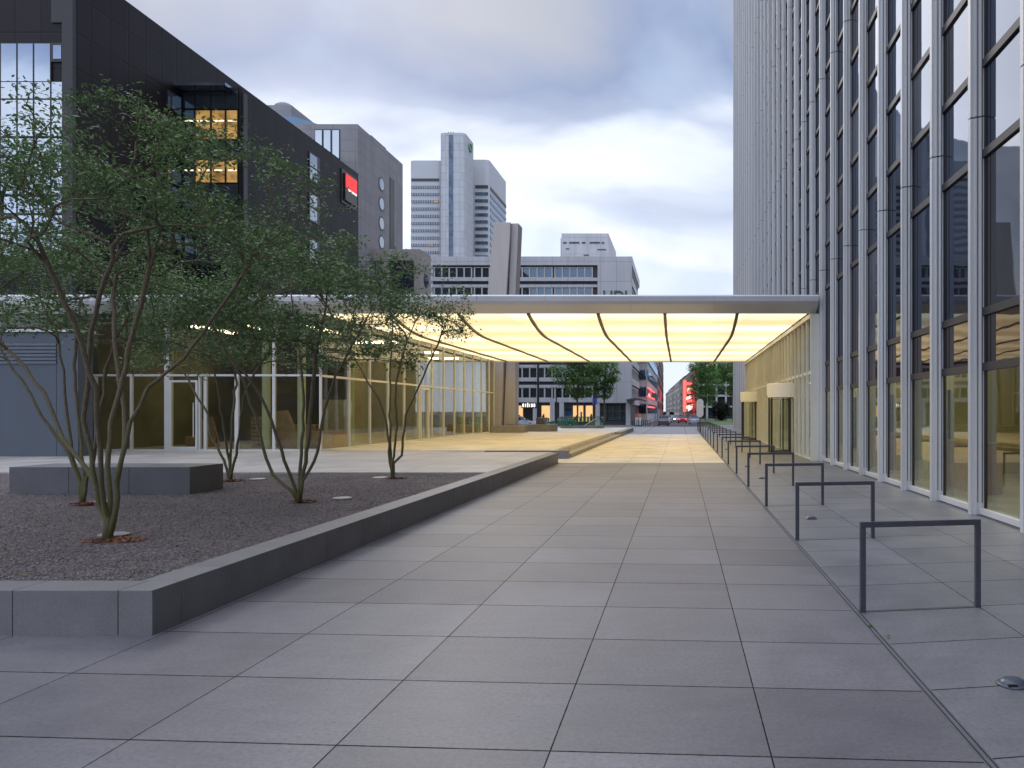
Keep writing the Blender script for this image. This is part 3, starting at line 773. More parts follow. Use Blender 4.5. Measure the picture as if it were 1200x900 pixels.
for y0_, y1_ in ((110,130),(200,213),(220,235),(274,290)):
    ya, yb = 50.9, 52.2
    zt, zb = zpx(y0_, 51.5), zpx(y1_, 51.5)
    o = MB().box(XA+.002, XA+.06, ya-.1, yb+.1, zb-.1, zt+.1).build('window', M['dframe'], DB)
    MB().box(XA+.061, XA+.08, ya, yb, zb, zt).build('pane', M['skyglass'], o)
for y0_, y1_ in ((182,196),(198,212),(229,243),(245,259),(281,292),(294,307)):
    ya, yb = 62.1, 63.3
    zt, zb = zpx(y0_, 62.7), zpx(y1_, 62.7)
    o = MB().box(XB+.002, XB+.06, ya-.1, yb+.5, zb-.1, zt+.1).build('window', M['dframe'], DB)
    MB().box(XB+.061, XB+.08, ya, yb, zb, zt).build('pane', M['skyglass'], o)
SG = thing('wall_sign', 'black sign plate with glowing red upper half on the dark building', 'sign', (XB, 69.4, 21))
MB().box(XB+.002, XB+.08, 67.9, 71.0, 20.2, 23.2).build('recess_frame', M['dframe'], SG)
MB().box(XB+.082, XB+.24, 68.3, 70.7, 20.5, 22.9).build('plate', M['black'], SG)
MB().box(XB+.241, XB+.27, 68.32, 70.68, 21.65, 22.88).build('red_face', M['redsign'], SG)
MB().box(XB+.271, XB+.29, 68.8, 70.6, 21.45, 21.62).build('white_bar', M['whitesign'], SG)

# ------------------------------------------------------------------ stone building behind it
CB = thing('stone_office_building', 'grey brown stone building with porthole windows behind the dark block', 'building', (-36,75,0))
XC, YC, YC2, ZC = -32.0, 76.2, 88.6, 30.2
MB().box(-44, XC, YC, YC2, -.6, ZC).build('wall', M['conc'], CB)
MB().box(-56, -40.5, 80, 92, -.6, 33.6).build('wall', M['conc'], CB)
MB().lathe([(1.1,33.6),(1.1,33.8),(.9,34.1),(.5,34.35),(0,34.45)], -42.0, 81.5, 20).build('roof_dome', M['domegrey'], CB, smooth=True)
b = MB(); b.prism([(-43,ZC),(-35.0,ZC),(-35.0,ZC+.25),(-39.5,ZC+1.7),(-43,ZC+1.9)], 'y', YC+2.5, YC+6); b.build('glass_roof', M['bluegl'], CB)
MB().box(-38, XC-1.0, YC+5.8, YC+10.0, ZC, ZC+1.0).build('glass_roof', M['bluegl'], CB)
for i in range(3):
    o = MB().box(-36.2+i*.85, -35.45+i*.85, YC-.09, YC-.002, zpx(188,YC), zpx(152,YC)).build('window', M['dframe'], CB)
    MB().box(-36.15+i*.85, -35.5+i*.85, YC-.12, YC-.091, zpx(187,YC), zpx(153,YC)).build('pane', M['skyglass'], o)
for yp in (216, 239, 262, 284):
    yc = 32*900/350; zc = zpx(yp, yc)
    b = MB(); b.tube([(XC-.3,yc,zc),(XC+.03,yc,zc)], .78, 20); o = b.build('round_window', M['dframe'], CB)
    b = MB(); b.tube([(XC+.031,yc,zc),(XC+.05,yc,zc)], .62, 20); b.build('pane', M['skyglass'], o)
o = MB().box(XC+.002, XC+.05, 84.6, 85.9, -.6, 27.5).build('slot_recess', M['dframe'], CB)

LK = thing('beige_link_building', 'beige block with tall blue windows between stone building and offices', 'building', (-29,80,0))
b = MB(); b.box(-33.3,-27.1,80,83.5,-.6,18.6); b.build('wall', M['concl'], LK)
for a, c in ((421,447),(456,485)):
    xa, xb = (a-797)/900*80, (c-797)/900*80
    for zz0, zz1 in ((14.0,17.4),(9.8,13.6)):
        o = MB().box(xa, xb, 79.9, 79.998, zz0, zz1).build('window', M['dframe'], LK)
        nn = 4
        for j in range(nn):
            wv = (xb-xa)/nn
            MB().box(xa+j*wv+.06, xa+(j+1)*wv-.06, 79.86, 79.899, zz0+.1, zz1-.1).build('pane', M['skyglass'], o)
b = MB(); b.tube([(-27.098,81.9,15.6),(-27.04,81.9,15.6)], .7, 18); o = b.build('round_window', M['dframe'], LK)
b = MB(); b.tube([(-27.039,81.9,15.6),(-27.0,81.9,15.6)], .55, 18); b.build('pane', M['bluegl'], o)

# ------------------------------------------------------------------ silver high rise, far
HR = thing('silver_high_rise', 'distant silver high rise with taller central shaft above the offices', 'high rise', (-100,360,0))
S = 350/900
def hx(px, Y): return (px-797)/900*Y
def rbox(x0, x1, y0, y1, z0, z1, r):
    pts = []
    for cx_, cy_, a0 in ((x1-r,y1-r,0),(x0+r,y1-r,90),(x0+r,y0+r,180),(x1-r,y0+r,270)):
        for k in range(5): a = R(a0+k*22.5); pts.append((cx_+r*math.cos(a), cy_+r*math.sin(a)))
    b = MB(); b.prism(pts, 'z', z0, z1); return b
rbox(hx(515,350), hx(545,350), 350, 366, -.6, zpx(155.5,350), 2.2).build('shaft', M['silver'], HR)
rbox(hx(480,360), hx(518,360), 360, 392, -.6, zpx(188,360), 2).build('left_wing', M['silver_plain'], HR)
rbox(hx(548,372), hx(573,372), 372, 410, -.6, zpx(187,372), 2).build('right_wing', M['silver_plain'], HR)
MB().box(hx(526,350), hx(531,350), 349.8, 349.99, 20, zpx(158,350)).build('stair_window', M['hrglass'], HR)
zz = zpx(209, 360)
for i in range(22):
    zt = zz - i*3.4
    if zt < 35: break
    MB().box(hx(482,360), hx(514.5,360), 359.75, 359.99, zt-1.35, zt-.1).build('window', M['hgrey'] if i == 0 else M['hrglass'], HR)
    b = MB(); b.box(hx(557,372), hx(572,372), 371.75, 371.99, zt-1.2, zt+.3); b.box(hx(573,372)+.01, hx(573,372)+.25, 374.5, 408, zt-1.2, zt+.3)
    b.build('window', M['hgrey'] if i == 0 else M['hrglass'], HR)
    if i:
        b = MB()
        for j in range(16): b.box(hx(483.2+j*2,360), hx(483.9+j*2,360), 359.6, 359.749, zt-1.34, zt-.11)
        b.box(hx(482,360), hx(514.5,360), 359.62, 359.74, zt-.12, zt)
        b.build('window_frame', M['silver_plain'], HR)
    if i in (3, 9):
        MB().box(hx(500+i%4*3,360), hx(505+i%4*3,360), 359.4, 359.59, zt-1.2, zt-.4).build('lit_window', M['lit_office'], HR)
b = MB()
yc, zc = 358, zpx(173, 358); xs_ = hx(545,350)+.12
ring = []
for k in range(25):
    a = R(k*15); ring.append((xs_, yc+2.3*math.cos(a), zc+1.7*math.sin(a)))
b.tube(ring, .5, 6); b.build('ring_logo', M['glogo'], HR)
b = MB()
for px in (523,526,529,533): b.cyl(hx(px,352), 355, zpx(155.5,350), zpx(150.5+px%3*1.3,352), .22, 6)
b.build('antenna', M['hgrey'], HR)

# ------------------------------------------------------------------ pale office block facing the plaza
OB = thing('pale_office_block', 'long pale office block with ribbon windows across the street', 'building', (-23,120,-.6))
YO = 120.0; x0, x1 = -38.8, -7.5; ztop = 25.9; q = .1333
wall_y = YO+.5
MB().box(x0, x1-.5, wall_y, 142, -.6, ztop-1.3).build('wall', M['hgrey'], OB)
b = MB()
b.box(x0, x1, YO, 142, ztop-1.35, ztop)              # cornice
zt0 = 24.27
for k in range(7):
    zb = zt0 - 3.14*k - 1.67            # sill of this row
    nt_ = zt0 - 3.14*(k+1)              # top of next row
    if k < 6:
        b.box(x0, x1, YO+.05, wall_y-.001, nt_+.95, zb)       # pale spandrel
        b.box(x0, x1, YO+.15, wall_y-.001, nt_+.0, nt_+.42)
b.box(x0, x1, YO+.05, wall_y-.001, 3.1, 3.75)
b.build('spandrel', M['hwhite'], OB)
b = MB(); b.box(-12.9, x1-.05, YO-.05, YO+.049, 3.0, ztop-1.36); b.build('corner_panel', M['hwhite'], OB)
for k in range(7):
    zt = zt0 - 3.14*k; zb = zt-1.67
    xa = x0+.3
    while xa < -13.5:
        xb = min(xa+6.2, -13.1)
        fr = MB(); n_ = 5
        for j in range(n_+1):
            xm = xa + (xb-xa-.35)*j/n_; fr.box(xm-.10, xm+.10, YO+.2, YO+.39, zb+.001, zt-.001)
        fr.box(xa-.1, xb-.25, YO+.21, YO+.38, zb+.002, zb+.10); fr.box(xa-.1, xb-.25, YO+.21, YO+.38, zt-.10, zt-.002)
        o = fr.build('window', M['hmull'], OB)
        MB().box(xa, xb-.35, YO+.40, YO+.46, zb+.002, zt-.002).build('pane', M['officeglass'], o)
        xa += 6.3
# side wall along the street with windows
sx = x1-.5
for k in range(7):
    zt = zt0 - 3.14*k; zb = zt-1.67
    b = MB(); b.box(sx, sx+.5, YO+.5, 142, zb-1.0, zb); b.box(sx, sx+.3, YO+.5, 142, zt+.0, zt+.25); b.build('side_spandrel', M['hwhite'], OB)
    b = MB()
    for j in range(9): b.box(sx+.15, sx+.3, YO+2+j*2.2, YO+2.25+j*2.2, zb, zt)
    b.box(sx+.16, sx+.29, YO+1.5, YO+20.5, zb+.002, zb+.1)
    b.build('side_frame', M['hmull'], OB)
    MB().box(sx+.005, sx+.1, YO+1, 141, zb, zt).build('pane', M['officeglass'], OB)
# ground floor shops
def gx(px): return (px-797)*q
for px in (587,599,627,647,658,700,736): MB().box(gx(px)-.35, gx(px)+.35, YO, wall_y-.002, -.45, 3.1).build('pier', M['hwhite'], OB)
for a, c, m in ((588,598,'shop_warm'),(600,612,'shop_warm'),(634,646,'shop_warm'),(671,683,'shop_warm'),(686,694,'shop_warm')):
    o = MB().box(gx(a), gx(c), YO+.42, YO+.47, .1, 2.6).build('shop_window', M[m], OB)
    b = MB(); rr = random.Random(a)
    for j in range(5):
        xm = gx(a)+rr.uniform(.1, .85)*(gx(c)-gx(a)); hh = rr.uniform(.4,1.6); b.box(xm-.12, xm+.14, YO+.38, YO+.419, .12, .1+hh)
    b.build('display_goods', M['int_wall'], o)
MB().box(gx(613), gx(633), YO+.42, YO+.46, -.45, 2.3).build('entrance', M['black'], OB)
MB().box(gx(660), gx(670), YO+.42, YO+.46, .1, 2.2).build('shop_window', M['bluegl'], OB)
b = MB()
for j, (a, c) in enumerate(((612,614.5),(615,616.8),(617.3,619.5),(620,621.5),(622,624.6),(625,627.5))):
    b.box(gx(a)+.08, gx(c)-.08, YO-.12, YO-.05, 2.38, 2.38+(.5 if j != 2 else .62))
b.build('shop_lettering', M['shop_white'], OB)
MB().box(gx(611), gx(629), YO-.04, YO-.001, 2.2, 3.05).build('sign_board', M['hgrey'], OB)
MB().box(gx(702), gx(734), YO+.42, YO+.46, .3, 2.6).build('shop_window', M['officeglass'], OB)
b = MB()
for j in range(5): b.box(gx(702+j*8)-.06, gx(702+j*8)+.06, YO+.3, YO+.415, .3, 2.6)
b.box(gx(702), gx(734), YO+.3, YO+.415, 1.7, 1.8); b.build('shop_frame', M['rack'], OB)
b = MB()
for sgn, seg in ((0,0),):
    pts = [(-8.3,3.55),(-7.2,3.75),(-6.2,3.7),(-5.3,3.4),(-5.25,3.2),(-6.2,3.45),(-7.2,3.5),(-8.3,3.3)]
    b.prism(pts, 'y', YO-1.5, YO+6)
b.build('door_awning', M['rack'], OB)
# letters HDI high on the corner panel
fc = bpy.data.curves.new('lettering', 'FONT'); fc.body = 'HDI'; fc.size = 2.3; fc.extrude = .06; fc.offset = .035
fo_ = bpy.data.objects.new('tmp', fc); col.objects.link(fo_)
dg = bpy.context.evaluated_depsgraph_get(); me = bpy.data.meshes.new_from_object(fo_.evaluated_get(dg)); bpy.data.objects.remove(fo_)
me.materials.clear(); me.materials.append(M['hdi'])
lo = bpy.data.objects.new('lettering', me); col.objects.link(lo); lo.parent = OB
me.transform(Matrix.Rotation(R(90), 4, 'X')); me.transform(Matrix.Translation(Vector((gx(706), YO-.12, 18.95)) - OB.location))

W2 = thing('corner_wing', 'lower pale office wing at the street corner with red glow', 'building', (-9,142,-.6))
MB().box(-20, -6.07, 142.2, 202, -.6, 17).build('wall', M['hwhite'], W2)
for k in range(5):
    zt = 15.6-3.14*k
    MB().box(-7.6, -6.3, 142.05, 142.19, zt-1.7, zt).build('window', M['officeglass'], W2)
    o = MB().box(-6.069, -5.97, 143, 201, zt-1.75, zt+.02).build('window', M['hgrey'], W2)
    b = MB()
    for j in range(14): b.box(-5.969, -5.90, 144+j*4.1, 147.3+j*4.1, zt-1.6, zt-.1)
    b.build('pane', M['officeglass'], o)
AW = thing('brown_side_street_block', 'narrow brown block at the left side of the far street', 'building', (-9,210,-.6))
b = MB(); b.prism([(-30,203),(-5.9,203),(-7.4,340),(-30,340)], 'z', -.6, 22); b.build('wall', M['conc'], AW)
b = MB()
for k in range(6):
    for j in range(16):
        y = 206+j*8; xw = -5.9 - 1.5*(y-203)/137; b.box(xw-.3, xw+.12, y, y+3.6, 2.5+k*3.2, 4.4+k*3.2)
tag(b.build('window', M['hgrey'], AW), kind='stuff')
UW = thing('white_roof_tower', 'white upper storeys rising behind the pale office block', 'building', (-17,145,0))
MB().box(hx(658,145), hx(713,145), 145, 162, -.6, zpx(273.5,145)).build('wall', M['hwhite'], UW)
MB().box(hx(655,146), hx(657.5,146), 148, 158, -.6, zpx(279,148)).build('side_shaft', M['hwhite'], UW)
b = MB()
for a, c in ((660,664),(667,679),(682,686),(691,703),(705,708)): b.box(hx(a,145), hx(c,145), 144.9, 144.99, zpx(285.3,145), zpx(283.6,145))
for a, c, yy_ in ((663,667,291),(684,690,298.5),(700,710,292)): b.box(hx(a,145), hx(c,145), 144.9, 144.99, zpx(yy_+1,145), zpx(yy_,145))
b.build('window', M['hgrey'], UW)

# white grid building and the row of houses on the right of the far street
FB = thing('white_grid_building', 'white framed office building behind the tree right of street', 'building', (12,245,-.6))
MB().box(5.4, 30, 245.4, 262, -.6, 24).build('wall', M['officeglass'], FB)
b = MB()
for j in range(9): b.box(5.3+j*3.0, 5.9+j*3.0, 244.9, 245.39, -.6, 24)
for k in range(-0, 7): b.box(5.3, 30, 245.0, 245.38, 2.9+k*3.5, 3.5+k*3.5)
b.build('frame', M['hmull'], FB)
MB().box(9, 10.6, 244.7, 244.85, 16.2, 17.4).build('lit_window', M['lit_office'], FB)
rowcols = [(.36,.26,.22),(.40,.36,.33),(.24,.18,.15),(.42,.40,.37),(.33,.30,.27),(.40,.37,.34),(.28,.25,.23)]
rowlab = ['brick red townhouse nearest on the right of the far street','cream townhouse with red neon strips on the far street','brown townhouse beyond the neon lit house','pale townhouse with grey roof midway down the street','tan townhouse farther down the far street','whitish townhouse near the end of the street','small farthest townhouse at the street end']
A0, A1 = np.array([5.5, 262.0]), np.array([-12.0, 640.0]); 
for i in range(7):
    ta, tb = i/7, (i+1)/7; pa = A0+(A1-A0)*ta**1.25; pb = A0+(A1-A0)*tb**1.25
    h = 16.5 + [0.8,.2,-.6,.5,0,.4,-.5][i]
    mt = surf('townhouse render %s' % 'abcdefg'[i], rowcols[i], .8, .1, .2, 1, 0)
    T = thing('townhouse', rowlab[i], 'house', (float(pa[0]), float(pa[1]), -.6), 'townhouses along the far street')
    b = MB(); b.prism([(pa[0],pa[1]+.2),(pb[0],pb[1]-.2),(pb[0]+14,pb[1]-.2),(pa[0]+14,pa[1]+.2)], 'z', -.6, h); b.build('wall', mt, T)
    b = MB(); b.prism([(pa[0]-.3,h),(pa[0]+14,h),(pa[0]+9,h+3.2),(pa[0]+3,h+3.0)], 'y', 0, 1)
    vs = b.v; b.v = [(x+(pb[0]-pa[0])*y, pa[1]+.2+(pb[1]-pa[1]-.4)*y, z) for x, y, z in vs]; b.build('roof', M['hgrey'], T)
    nw = 6
    dv = (pb-pa)/np.linalg.norm(pb-pa); nrm = np.array([-dv[1], dv[0]]); 
    if nrm[0] > 0: nrm = -nrm
    for k in range(5):
        b = MB()
        for j in range(nw):
            c0 = pa+(pb-pa)*((j+.25)/nw) + nrm*.06; c1 = pa+(pb-pa)*((j+.75)/nw) + nrm*.06
            z0 = 1.2+k*3.2
            b.prism([tuple(c0), tuple(c1), tuple(c1-nrm*.3), tuple(c0-nrm*.3)], 'z', z0, z0+1.8)
        c0 = pa + nrm*.03; c1 = pb + nrm*.03
        b.prism([tuple(c0), tuple(c1), tuple(c1-nrm*.2), tuple(c0-nrm*.2)], 'z', z0-.1, z0+.02)
        b.build('window', M['hgrey'], T)
    b = MB()
    for k in (1,2,3):
        c0 = pa+(pb-pa)*.35 + nrm*1.0; c1 = pa+(pb-pa)*.65 + nrm*1.0
        b.prism([tuple(c0), tuple(c1), tuple(c1-nrm*1.2), tuple(c0-nrm*1.2)], 'z', .5+k*3.2, .9+k*3.2)
    b.build('balcony', M['hmull'], T)
# neon on the second townhouse
NS = thing('neon_sign', 'tall red neon strip sign on townhouse at right of street', 'neon sign', (3.0, 285, 2))
pxs = 900/285
MB().box((800.5-797)/pxs, (804-797)/pxs, 283, 283.4, 1.6, 13.2).build('vertical_strip', M['neon'], NS)
b = MB()
for yy_, a, c in ((456,805,812),(466,804,810),(476,804,813),(479,806,810)):
    Zc = 1.7+(482-yy_)/pxs
    b.prism([((a-797)/pxs,Zc-1.0),((c-797)/pxs,Zc-.2),((c-797)/pxs,Zc+.9),((a-797)/pxs,Zc+.1)], 'y', 281, 281.4)
b.build('slanted_strip', M['neon_hot'], NS)
b = MB()
for yy_ in (450,460,470,478): b.box((805-797)/pxs, (812-797)/pxs, 283, 283.3, 1.7+(482-yy_)/pxs-.4, 1.7+(482-yy_)/pxs+.5)
b.build('short_strip', M['neon'], NS)
for sx_, sy_, sz_, en in ((0.6, 276, 7, 2600), (-4.4, 165, 6, 90)):
    pl = bpy.data.lights.new('neon_glow', 'POINT'); pl.color = (1,.07,.05); pl.energy = en; pl.shadow_soft_size = 1.5
    o = bpy.data.objects.new('neon_glow', pl); col.objects.link(o); o.location = (sx_, sy_, sz_)
NL = thing('red_reflection_band', 'glowing strips standing in for red light reflected on the corner wing', 'neon sign', (-6,150,5))  # emissive strips stand in for neon light reflected by the wing's bands
for yb_, yt_ in ((451.5,453),(474,475.5),(462,463)):
    for px0, px1 in ((758.5,769.5),):
        ya = 5.85*900/(797-px0); yb = 5.85*900/(797-px1)
        zc = 1.7 + (482-yt_-1)/900*ya
        MB().box(-5.88, -5.80, ya+2, yb-15, zc-.12, zc+.12).build('strip', M['neon'], NL)

# ------------------------------------------------------------------ sculpture and benches behind canopy
def qx(px): return (px-797)*.06
def qz(y): return 1.7+(482-y)*.06
SC = thing('concrete_pylon_sculpture', 'two tall leaning concrete slabs rising behind the canopy', 'sculpture', (-12.4,54,.29))
b = MB(); b.prism([(qx(576),.29),(qx(588),.29),(qx(595),qz(343)),(qx(599.5),qz(272)),(qx(599.5),qz(262)),(qx(580.5),qz(262)),(qx(573),qz(343))], 'y', 53.6, 54.6)
b.build('left_slab', M['pylon'], SC, bevel=.03)
b = MB(); b.prism([(qx(590.5),.29),(qx(603.5),.29),(qx(604.5),qz(343)),(qx(608),qz(262)),(qx(599.7),qz(262)),(qx(596.5),qz(343))], 'y', 53.9, 55.2)
b.build('right_slab', M['pylon2'], SC, bevel=.03)
tag(MB().box(-12.55,-10.35,50.8,52.2,.291,.76).build('stone_bench', M['step'], bevel=.02), 'straight stone bench at the foot of the concrete slabs', 'bench')
b = MB(); pts = []
for k in range(13): a = R(-90+k*15); pts.append((-9.6+.9*math.cos(a), 54.5+.9*math.sin(a)))
b.prism([(-12.2,53.6-.0)]+pts+[(-12.2,55.4)], 'z', .291, .80)
tag(b.build('curved_bench', M['granite'], bevel=.02), 'grey bench with rounded end beside the lamp post', 'bench')
tag(MB().box(-10.15,-9.6,54.1,54.9,.801,1.25).build('control_box', M['rack'], bevel=.02), 'small grey steel box on the rounded bench', 'box')
RL = thing('glass_stair_railing', 'green glass railing round a stairwell on the far terrace', 'railing', (-8,64,.29))
for (xa, ya, xb, yb) in ((-9.9,64,-6.55,64),(-9.9,64,-9.9,65.6),(-6.55,64,-6.55,65.6),(-9.9,65.6,-6.55,65.6)):
    if ya == yb: b = MB().box(xa, xb, ya-.012, ya+.012, .5, 1.2); c = MB().box(xa-.03, xb+.03, ya-.03, ya+.03, 1.2, 1.25); d = MB().box(xa-.05, xb+.05, ya-.08, ya+.08, .29, .5)
    else: b = MB().box(xa-.012, xa+.012, ya+.08, yb-.08, .5, 1.2); c = MB().box(xa-.03, xa+.03, ya+.08, yb-.08, 1.2, 1.25); d = MB().box(xa-.05, xa+.05, ya+.08, yb-.08, .29, .5)
    b.build('pane', M['rglass'], RL); c.build('handrail', M['rack'], RL); d.build('base', M['granite'], RL)
MB().tube([(-8.3,64.6,.35),(-7.0,64.6,1.15)], .03, 6).build('stair_handrail', M['white_metal'], RL)

# ------------------------------------------------------------------ bike racks
def make_rack():
    rk = thing('bike_rack', 'x', 'bike rack', (0,0,0), 'bicycle racks in a row along the slot drain')
    hw = .024
    L_ = 1.05
    for s in (0, L_):
        b = MB().box(s-hw, s+hw, -.016, .016, .0, .715); b.build('post', M['rack'], rk, bevel=.004)
    b = MB().box(-hw, L_+hw, -.016, .016, .716, .764); b.build('top_bar', M['rack'], rk, bevel=.004)
    b = MB().box(.03, L_-.03, -.012, .012, -.01, .0015); b.build('floor_slot', M['joint'], rk)
    return rk
ordn = ['nearest','second nearest','third','fourth','fifth','sixth','seventh','eighth','ninth','tenth','eleventh','twelfth','thirteenth','fourteenth','fifteenth','sixteenth','seventeenth','farthest']
r0 = make_rack()
for i in range(18):
    o = r0 if i == 0 else copy_tree(r0)
    o.location = (1.545, 6.5+3.63*i, 0); o.rotation_euler = (0,0,math.atan(.16))
    o['label'] = ('nearest anthracite steel bicycle rack at the right foreground' if i == 0 else 'farthest anthracite bicycle rack at the end of the row' if i == 17 else '%s anthracite steel bicycle rack counting from the camera' % ordn[i])
# ground spotlights
def make_spot():
    s = thing('ground_spotlight', 'x', 'ground light', (0,0,0), 'round spotlights set in the paving')
    MB().lathe([(0,.002),(.098,.002),(.100,.006),(.088,.014),(.078,.016)], 0, 0, 28).build('rim', M['disc_l'], s, smooth=True)
    MB().lathe([(.078,.014),(.07,.028),(.045,.04),(0,.044)], 0, 0, 28).build('lens', M['disc_l'], s, smooth=True)
    b = MB(); b.box(-.06,-.005,-.085,-.065,.015,.026); b.build('slot', M['black'], s)
    return s
s0 = make_spot()
sl_ = ['large domed ground spotlight at the bottom right edge','ground spotlight beside the second bicycle rack','ground spotlight beside the fourth bicycle rack','ground spotlight in front of the near revolving door','farthest ground spotlight under the canopy']
for i, y in enumerate((4.78, 12.15, 19.4, 23.6, 34.2)):
    o = s0 if i == 0 else copy_tree(s0); o.location = (2.07, y, 0); o['label'] = sl_[i]
PS = thing('oval_sign', 'white upright oval sign at the far end of the racks', 'sign', (1.6,62,0))
b = MB(); pts = []
for k in range(17): a = R(k*180/16); pts.append((1.6+.28*math.cos(a), 2.42+.28*math.sin(a)))
for k in range(17): a = R(180+k*180/16); pts.append((1.6+.28*math.cos(a), 1.50+.28*math.sin(a)))
b.prism(pts, 'y', 61.95, 62.08); b.build('plate', M['pill'], PS)
MB().cyl(1.6, 62.0, 0, 1.3, .04, 10).build('pole', M['rack'], PS)

# ------------------------------------------------------------------ trees
def grow(stems, crown, ntarget, seed, depth_spread=.5, r_tip=.0045, pw_=2.35, upness=.35):
    """stems: list of polylines (Vector) sharing the base; crown: fn(rs)->point. returns nodes, parent, radii, tips"""
    rs = np.random.RandomState(seed)
    P = []; par = []
    base = np.array(stems[0][0]); P.append(base); par.append(-1)
    for s in stems:
        prev = 0
        pts = [np.array(q, float) for q in s]
        for a, b_ in zip(pts[:-1], pts[1:]):
            n = max(1, int(np.linalg.norm(b_-a)/.16))
            for k in range(1, n+1):
                q = a+(b_-a)*k/n + rs.normal(0, .008, 3)
                P.append(q); par.append(prev); prev = len(P)-1
    nst = len(P)
    T = np.array([crown(rs) for _ in range(ntarget)])
    T = T[np.argsort(np.linalg.norm((T-base)*np.array([1,1,.7]), axis=1))]
    tips = []
    PA = np.array(P)
    P = list(P)
    buf = np.zeros((ntarget*30+len(P), 3)); buf[:len(P)] = PA; m = len(P)
    for tg in T:
        d = tg - buf[:m]; dist = np.linalg.norm(d, axis=1)
        cost = dist + np.where(d[:,2] < 0.05, .8, 0) + np.where(buf[:m,2] < base[2]+1.1, .9, 0)
        # keep branches moving outwards
        rr = np.linalg.norm((buf[:m]-base)[:,:2], axis=1); rt = np.linalg.norm((tg-base)[:2]); cost += np.where(rr > rt+.1, .5, 0)
        j = int(np.argmin(cost)); a = buf[j].copy(); D = dist[j]
        if D < .04: continue
        n = min(25, max(2, int(D/.14)))
        # start along parent's direction then bend to target
        pd = a - buf[par[j]] if par[j] >= 0 else np.array([0,0,1.]); pd = pd/(np.linalg.norm(pd)+1e-9)
        c1 = a + pd*D*.35; c2 = tg - np.array([0,0,.12])*D + rs.normal(0,.05,3)*D
        prev = j
        for k in range(1, n+1):
            t_ = k/n; q = (1-t_)**3*a + 3*(1-t_)**2*t_*c1 + 3*(1-t_)*t_**2*c2 + t_**3*tg
            q = q + rs.normal(0,.012,3)*(1 if k < n else 0)
            buf[m] = q; par.append(prev); prev = m; m += 1
        tips.append(prev)
    P = buf[:m]
    rad = np.zeros(m)
    for t_ in tips: rad[t_] = r_tip**pw_
    haschild = np.zeros(m, bool)
    for i in range(1, m): haschild[par[i]] = True
    for i in range(m):
        if not haschild[i] and rad[i] == 0: rad[i] = r_tip**pw_
    for i in range(m-1, 0, -1): rad[par[i]] += rad[i]
    rad = rad**(1/pw_)
    for i in range(nst):
        h_ = np.linalg.norm(P[i]-base); rad[i] = max(rad[i], min(.03, .028*(1-h_/6.0)*(1 if base[2] > 0 else 2)))
    return P, par, rad, tips
def branch_mesh(P, par, rad, minr=.002, flare=True):
    ch = {}
    for i in range(1, len(P)): ch.setdefault(par[i], []).append(i)
    mb = MB(); stack = []
    # chains: follow the thickest child
    stack = [(0, None)]
    while stack:
        i, prev = stack.pop()
        chain = [] if prev is None else [prev]
        while True:
            chain.append(i); c = ch.get(i, [])
            if not c: break
            c = sorted(c, key=lambda q: -rad[q]); 
            for o_ in c[1:]: stack.append((o_, i))
            i = c[0]
        if len(chain) < 2: continue
        rr = [rad[k] for k in chain]
        if prev is not None: rr[0] = rr[1]
        else:
            if flare: rr[0] *= 1.35
        n = 10 if max(rr) > .03 else (6 if max(rr) > .012 else 4)
        mb.tube([P[k] for k in chain], rr, n)
    return mb
def leaves(P, par, tips, per, spread, size, seed, back=4, droop=.3, aspect=.45):
    rs = np.random.RandomState(seed); cen = []
    for t_ in tips:
        j = t_; 
        for k in range(back):
            cen.append(P[j]); 
            if par[j] <= 0: break
            j = par[j]
    cen = np.array(cen); n = len(cen)*per
    c = np.repeat(cen, per, axis=0) + rs.normal(0, 1, (n,3))*np.array([spread, spread, spread*.55])
    s = size*rs.uniform(.55, 1.35, n)
    az = rs.rand(n)*2*np.pi; el = rs.normal(-droop, .45, n)
    d = np.stack([np.cos(az)*np.cos(el), np.sin(az)*np.cos(el), np.sin(el)], 1)
    up = np.stack([rs.normal(0,.5,n), rs.normal(0,.5,n), np.ones(n)], 1)
    sd_ = np.cross(d, up); sd_ /= np.linalg.norm(sd_, axis=1)[:,None]
    nn = np.cross(sd_, d)
    s3 = s[:,None]
    v = np.stack([c, c+d*s3*.5+sd_*s3*aspect*.5+nn*s3*.05, c+d*s3, c+d*s3*.5-sd_*s3*aspect*.5+nn*s3*.05], 1).reshape(-1,3)
    me = bpy.data.meshes.new('foliage'); me.vertices.add(4*n); me.vertices.foreach_set('co', v.astype(np.float32).ravel())
    me.loops.add(4*n); me.loops.foreach_set('vertex_index', np.arange(4*n, dtype=np.int32))
    me.polygons.add(n); me.polygons.foreach_set('loop_start', np.arange(0,4*n,4,dtype=np.int32)); me.polygons.foreach_set('loop_total', np.full(n,4,dtype=np.int32))
    me.update(); me.validate(); return me, n
def tree(name, label, base, stems, crown, nt_, seed, per, spread, size, leafm, group, back=4, r_tip=.0033, cat='tree', aspect=.45, pw_=2.42):
    P, par, rad, tips = grow(stems, crown, nt_, seed, r_tip=r_tip, pw_=pw_)
    T = thing(name, label, cat, base, group)
    branch_mesh(P, par, rad).build('trunk', M['bark'], T, smooth=True, fix=False)
    me, n = leaves(P, par, tips, per, spread, size, seed+1, back, aspect=aspect)
    me.transform(Matrix.Translation(-Vector(base))); me.materials.append(leafm)
    o = bpy.data.objects.new('crown', me); col.objects.link(o); o.parent = T
    return T
